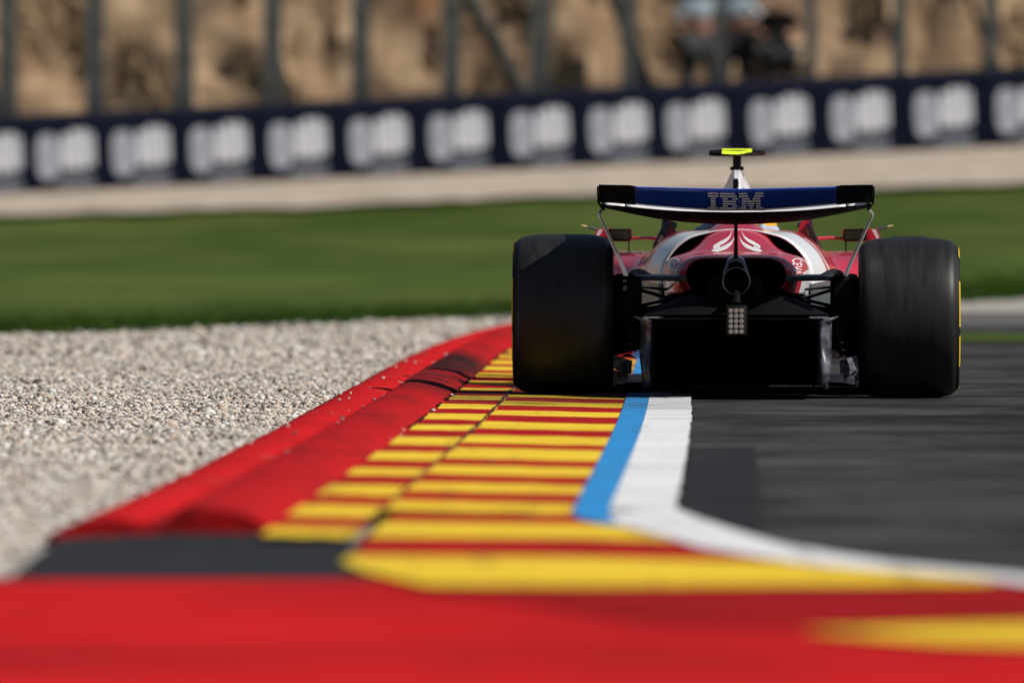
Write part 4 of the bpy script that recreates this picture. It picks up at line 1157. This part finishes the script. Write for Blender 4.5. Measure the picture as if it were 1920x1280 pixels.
# halo
bm = bmesh.new()
hp_ = [K(1533, 478, 1.70), K(1530, 462, 1.74), K(1521, 443, 1.82), K(1515, 428, 1.95), K(1512, 410, 2.1), Vector((.28, 2.45, .86)), Vector((.15, 2.72, .875)), Vector((0, 2.8, .875))]
hp_[0].z = .60
full = [tuple(p) for p in hp_] + [(-p.x, p.y, p.z) for p in reversed(hp_[:-1])]
add_tube(bm, [tuple(p) for p in smooth_line(full, 50)], .019, seg=12, flat=(1.0, 1.25))
halo = obj('halo', bm, mat('halo_dark_red', (0.020, 0.004, 0.005), 0.5, spec=0.25), car)
bm = bmesh.new(); add_tube(bm, [(0, 2.8, .875), (0, 2.95, .78), (0, 3.1, .64)], [.016, .016, .022], seg=10); obj('halo_strut', bm, M_carbon, halo)
for s in (-1, 1):
    X = lambda v: 1380 + s * v
    # headrest surround fin
    bm = bmesh.new(); vs1 = [K(X(a), b_, 2.0) for a, b_ in ((113, 440), (116, 428), (120, 414), (135, 414), (136, 430), (142, 446), (128, 448))]
    bm.faces.new([bm.verts.new(v) for v in vs1]); obj('headrest_fin', bm, M_redcar, car, smooth=False, solid=.05)
    bm = bmesh.new(); bm.faces.new([bm.verts.new(K(X(a), b_, 1.985)) for a, b_ in ((112, 427), (113, 417), (124, 416), (124, 423), (118, 427))]); obj('fin_patch', bm, M_grey, car, smooth=False, solid=.004)
    # mirror: a red housing, dark rear frame with glass, thin stay and outer winglet
    bm = bmesh.new()
    o1 = [(198, 429), (240, 428.5), (262, 429), (268, 440), (266, 451), (246, 453), (200, 453), (197, 446)]
    fr = [bm.verts.new(K(X(a), b_, 2.28)) for a, b_ in o1]
    md_ = [bm.verts.new(K(X(230 + (a - 230) * 1.0), 441 + (b_ - 441) * .95, 2.38)) for a, b_ in o1]
    bk = [bm.verts.new(K(X(232 + (a - 232) * .6), 441 + (b_ - 441) * .5, 2.48)) for a, b_ in o1]
    n = 8
    for r1, r2 in ((fr, md_), (md_, bk)):
        for k in range(n): bm.faces.new((r1[k], r1[(k + 1) % n], r2[(k + 1) % n], r2[k]))
    bm.faces.new(bk); bm.faces.new(fr)
    mir = obj('mirror', bm, M_redcar, car, smooth=False)
    bm = bmesh.new(); gl = [(201, 431), (238, 430.5), (242, 436), (240, 450), (203, 451), (200, 445)]
    vs = [bm.verts.new(K(X(a), b_, 2.272)) for a, b_ in gl]
    bm.faces.new(vs); mg = obj('mirror_glass', bm, M_mirror, mir, smooth=False, solid=.003)
    bm = bmesh.new()
    outer = [bm.verts.new(K(X(220 + (a - 220) * 1.06), 441 + (b_ - 441) * 1.12, 2.266)) for a, b_ in gl]; inner = [bm.verts.new(K(X(220 + (a - 220) * .93), 441 + (b_ - 441) * .82, 2.262)) for a, b_ in gl]
    for k in range(6): bm.faces.new((outer[k], outer[(k + 1) % 6], inner[(k + 1) % 6], inner[k]))
    obj('mirror_frame', bm, M_carbon_dull, mir, smooth=False, solid=.004)
    bm = bmesh.new(); bm.faces.new([bm.verts.new(K(X(a), b_, 2.27)) for a, b_ in ((252, 430), (259, 430), (266, 444), (262, 449))]); obj('stripe', bm, M_whitecar, mir, smooth=False, solid=.002)
    bm = bmesh.new(); add_tube(bm, [K(X(200), 447, 2.36), K(X(175), 446, 2.3), K(X(150), 447, 2.25), K(X(138), 450, 2.2)], [.008, .009, .010, .012], seg=8, flat=(1.6, .9)); obj('mirror_arm', bm, M_redcar, mir)
    bm = bmesh.new(); add_tube(bm, [K(X(203), 452, 2.4), K(X(204), 480, 2.35)], .0035, seg=6); obj('mirror_stay', bm, M_carbon, mir)
    bm = bmesh.new(); add_tube(bm, [K(X(262), 432, 2.38), K(X(270), 428, 2.38), K(X(283), 425, 2.38)], [.010, .008, .006], seg=8, flat=(1.5, .7)); obj('winglet', bm, M_grey, mir)
    bm = bmesh.new(); add_tube(bm, [K(X(282), 425, 2.38), K(X(292), 423, 2.38)], [.007, .006], seg=8, flat=(1.5, .7)); obj('winglet_tip', bm, mat('pale_yellow', (0.55, 0.52, 0.20), 0.5), mir)
bm = bmesh.new()
add_box(bm, (-.125, 2.02, .745), (.09, .22, .085)); add_box(bm, (.115, 2.02, .755), (.05, .22, .05))
add_box(bm, (0, 1.96, .70), (.40, .08, .14))
obj('headrest', bm, mat('headrest_pad', (0.42, 0.50, 0.62), 0.6, col2=(0.12, 0.22, 0.50), scale=9), car, bevel=.02)

# the driver (sits in the car)
drv = empty('person', 'racing driver with yellow helmet, hidden but for the helmet edge above the right cowl', 'person', loc=car.location)
drv.rotation_euler = car.rotation_euler
me = bpy.data.meshes.new('body')
jd = [((0, 2.25, .42), .12), ((0, 2.15, .55), .14), ((0, 2.12, .66), .06), ((0, 2.14, .74), .09), ((-.18, 2.17, .58), .06), ((-.22, 2.42, .46), .045), ((-.12, 2.64, .54), .035), ((.18, 2.17, .58), .06), ((.22, 2.42, .46), .045), ((.12, 2.64, .54), .035),
      ((-.10, 2.45, .40), .09), ((-.11, 2.85, .52), .06), ((-.09, 3.25, .38), .045), ((.10, 2.45, .40), .09), ((.11, 2.85, .52), .06), ((.09, 3.25, .38), .045)]
me.from_pydata([a for a, _ in jd], [(0, 1), (1, 2), (2, 3), (1, 4), (4, 5), (5, 6), (1, 7), (7, 8), (8, 9), (0, 10), (10, 11), (11, 12), (0, 13), (13, 14), (14, 15)], [])
bo = link('body', me, M_redcar, drv); md = bo.modifiers.new('skin', 'SKIN'); md.use_smooth_shade = True
for i, (_, r) in enumerate(jd): me.skin_vertices[0].data[i].radius = (r, r)
me.skin_vertices[0].data[0].use_root = True
sb = bo.modifiers.new('sub', 'SUBSURF'); sb.levels = 2; sb.render_levels = 2
bm = bmesh.new(); bmesh.ops.create_uvsphere(bm, u_segments=28, v_segments=18, radius=1.0)
for v in bm.verts:
    v.co = Vector((v.co.x * .128 + .062, v.co.y * .155 + 2.16, v.co.z * .135 + .762))
he = obj('helmet', bm, M_helm, drv)
bm = bmesh.new(); add_box(bm, (.062, 2.305, .775), (.19, .03, .07)); obj('visor', bm, M_carbon, he, bevel=.012)
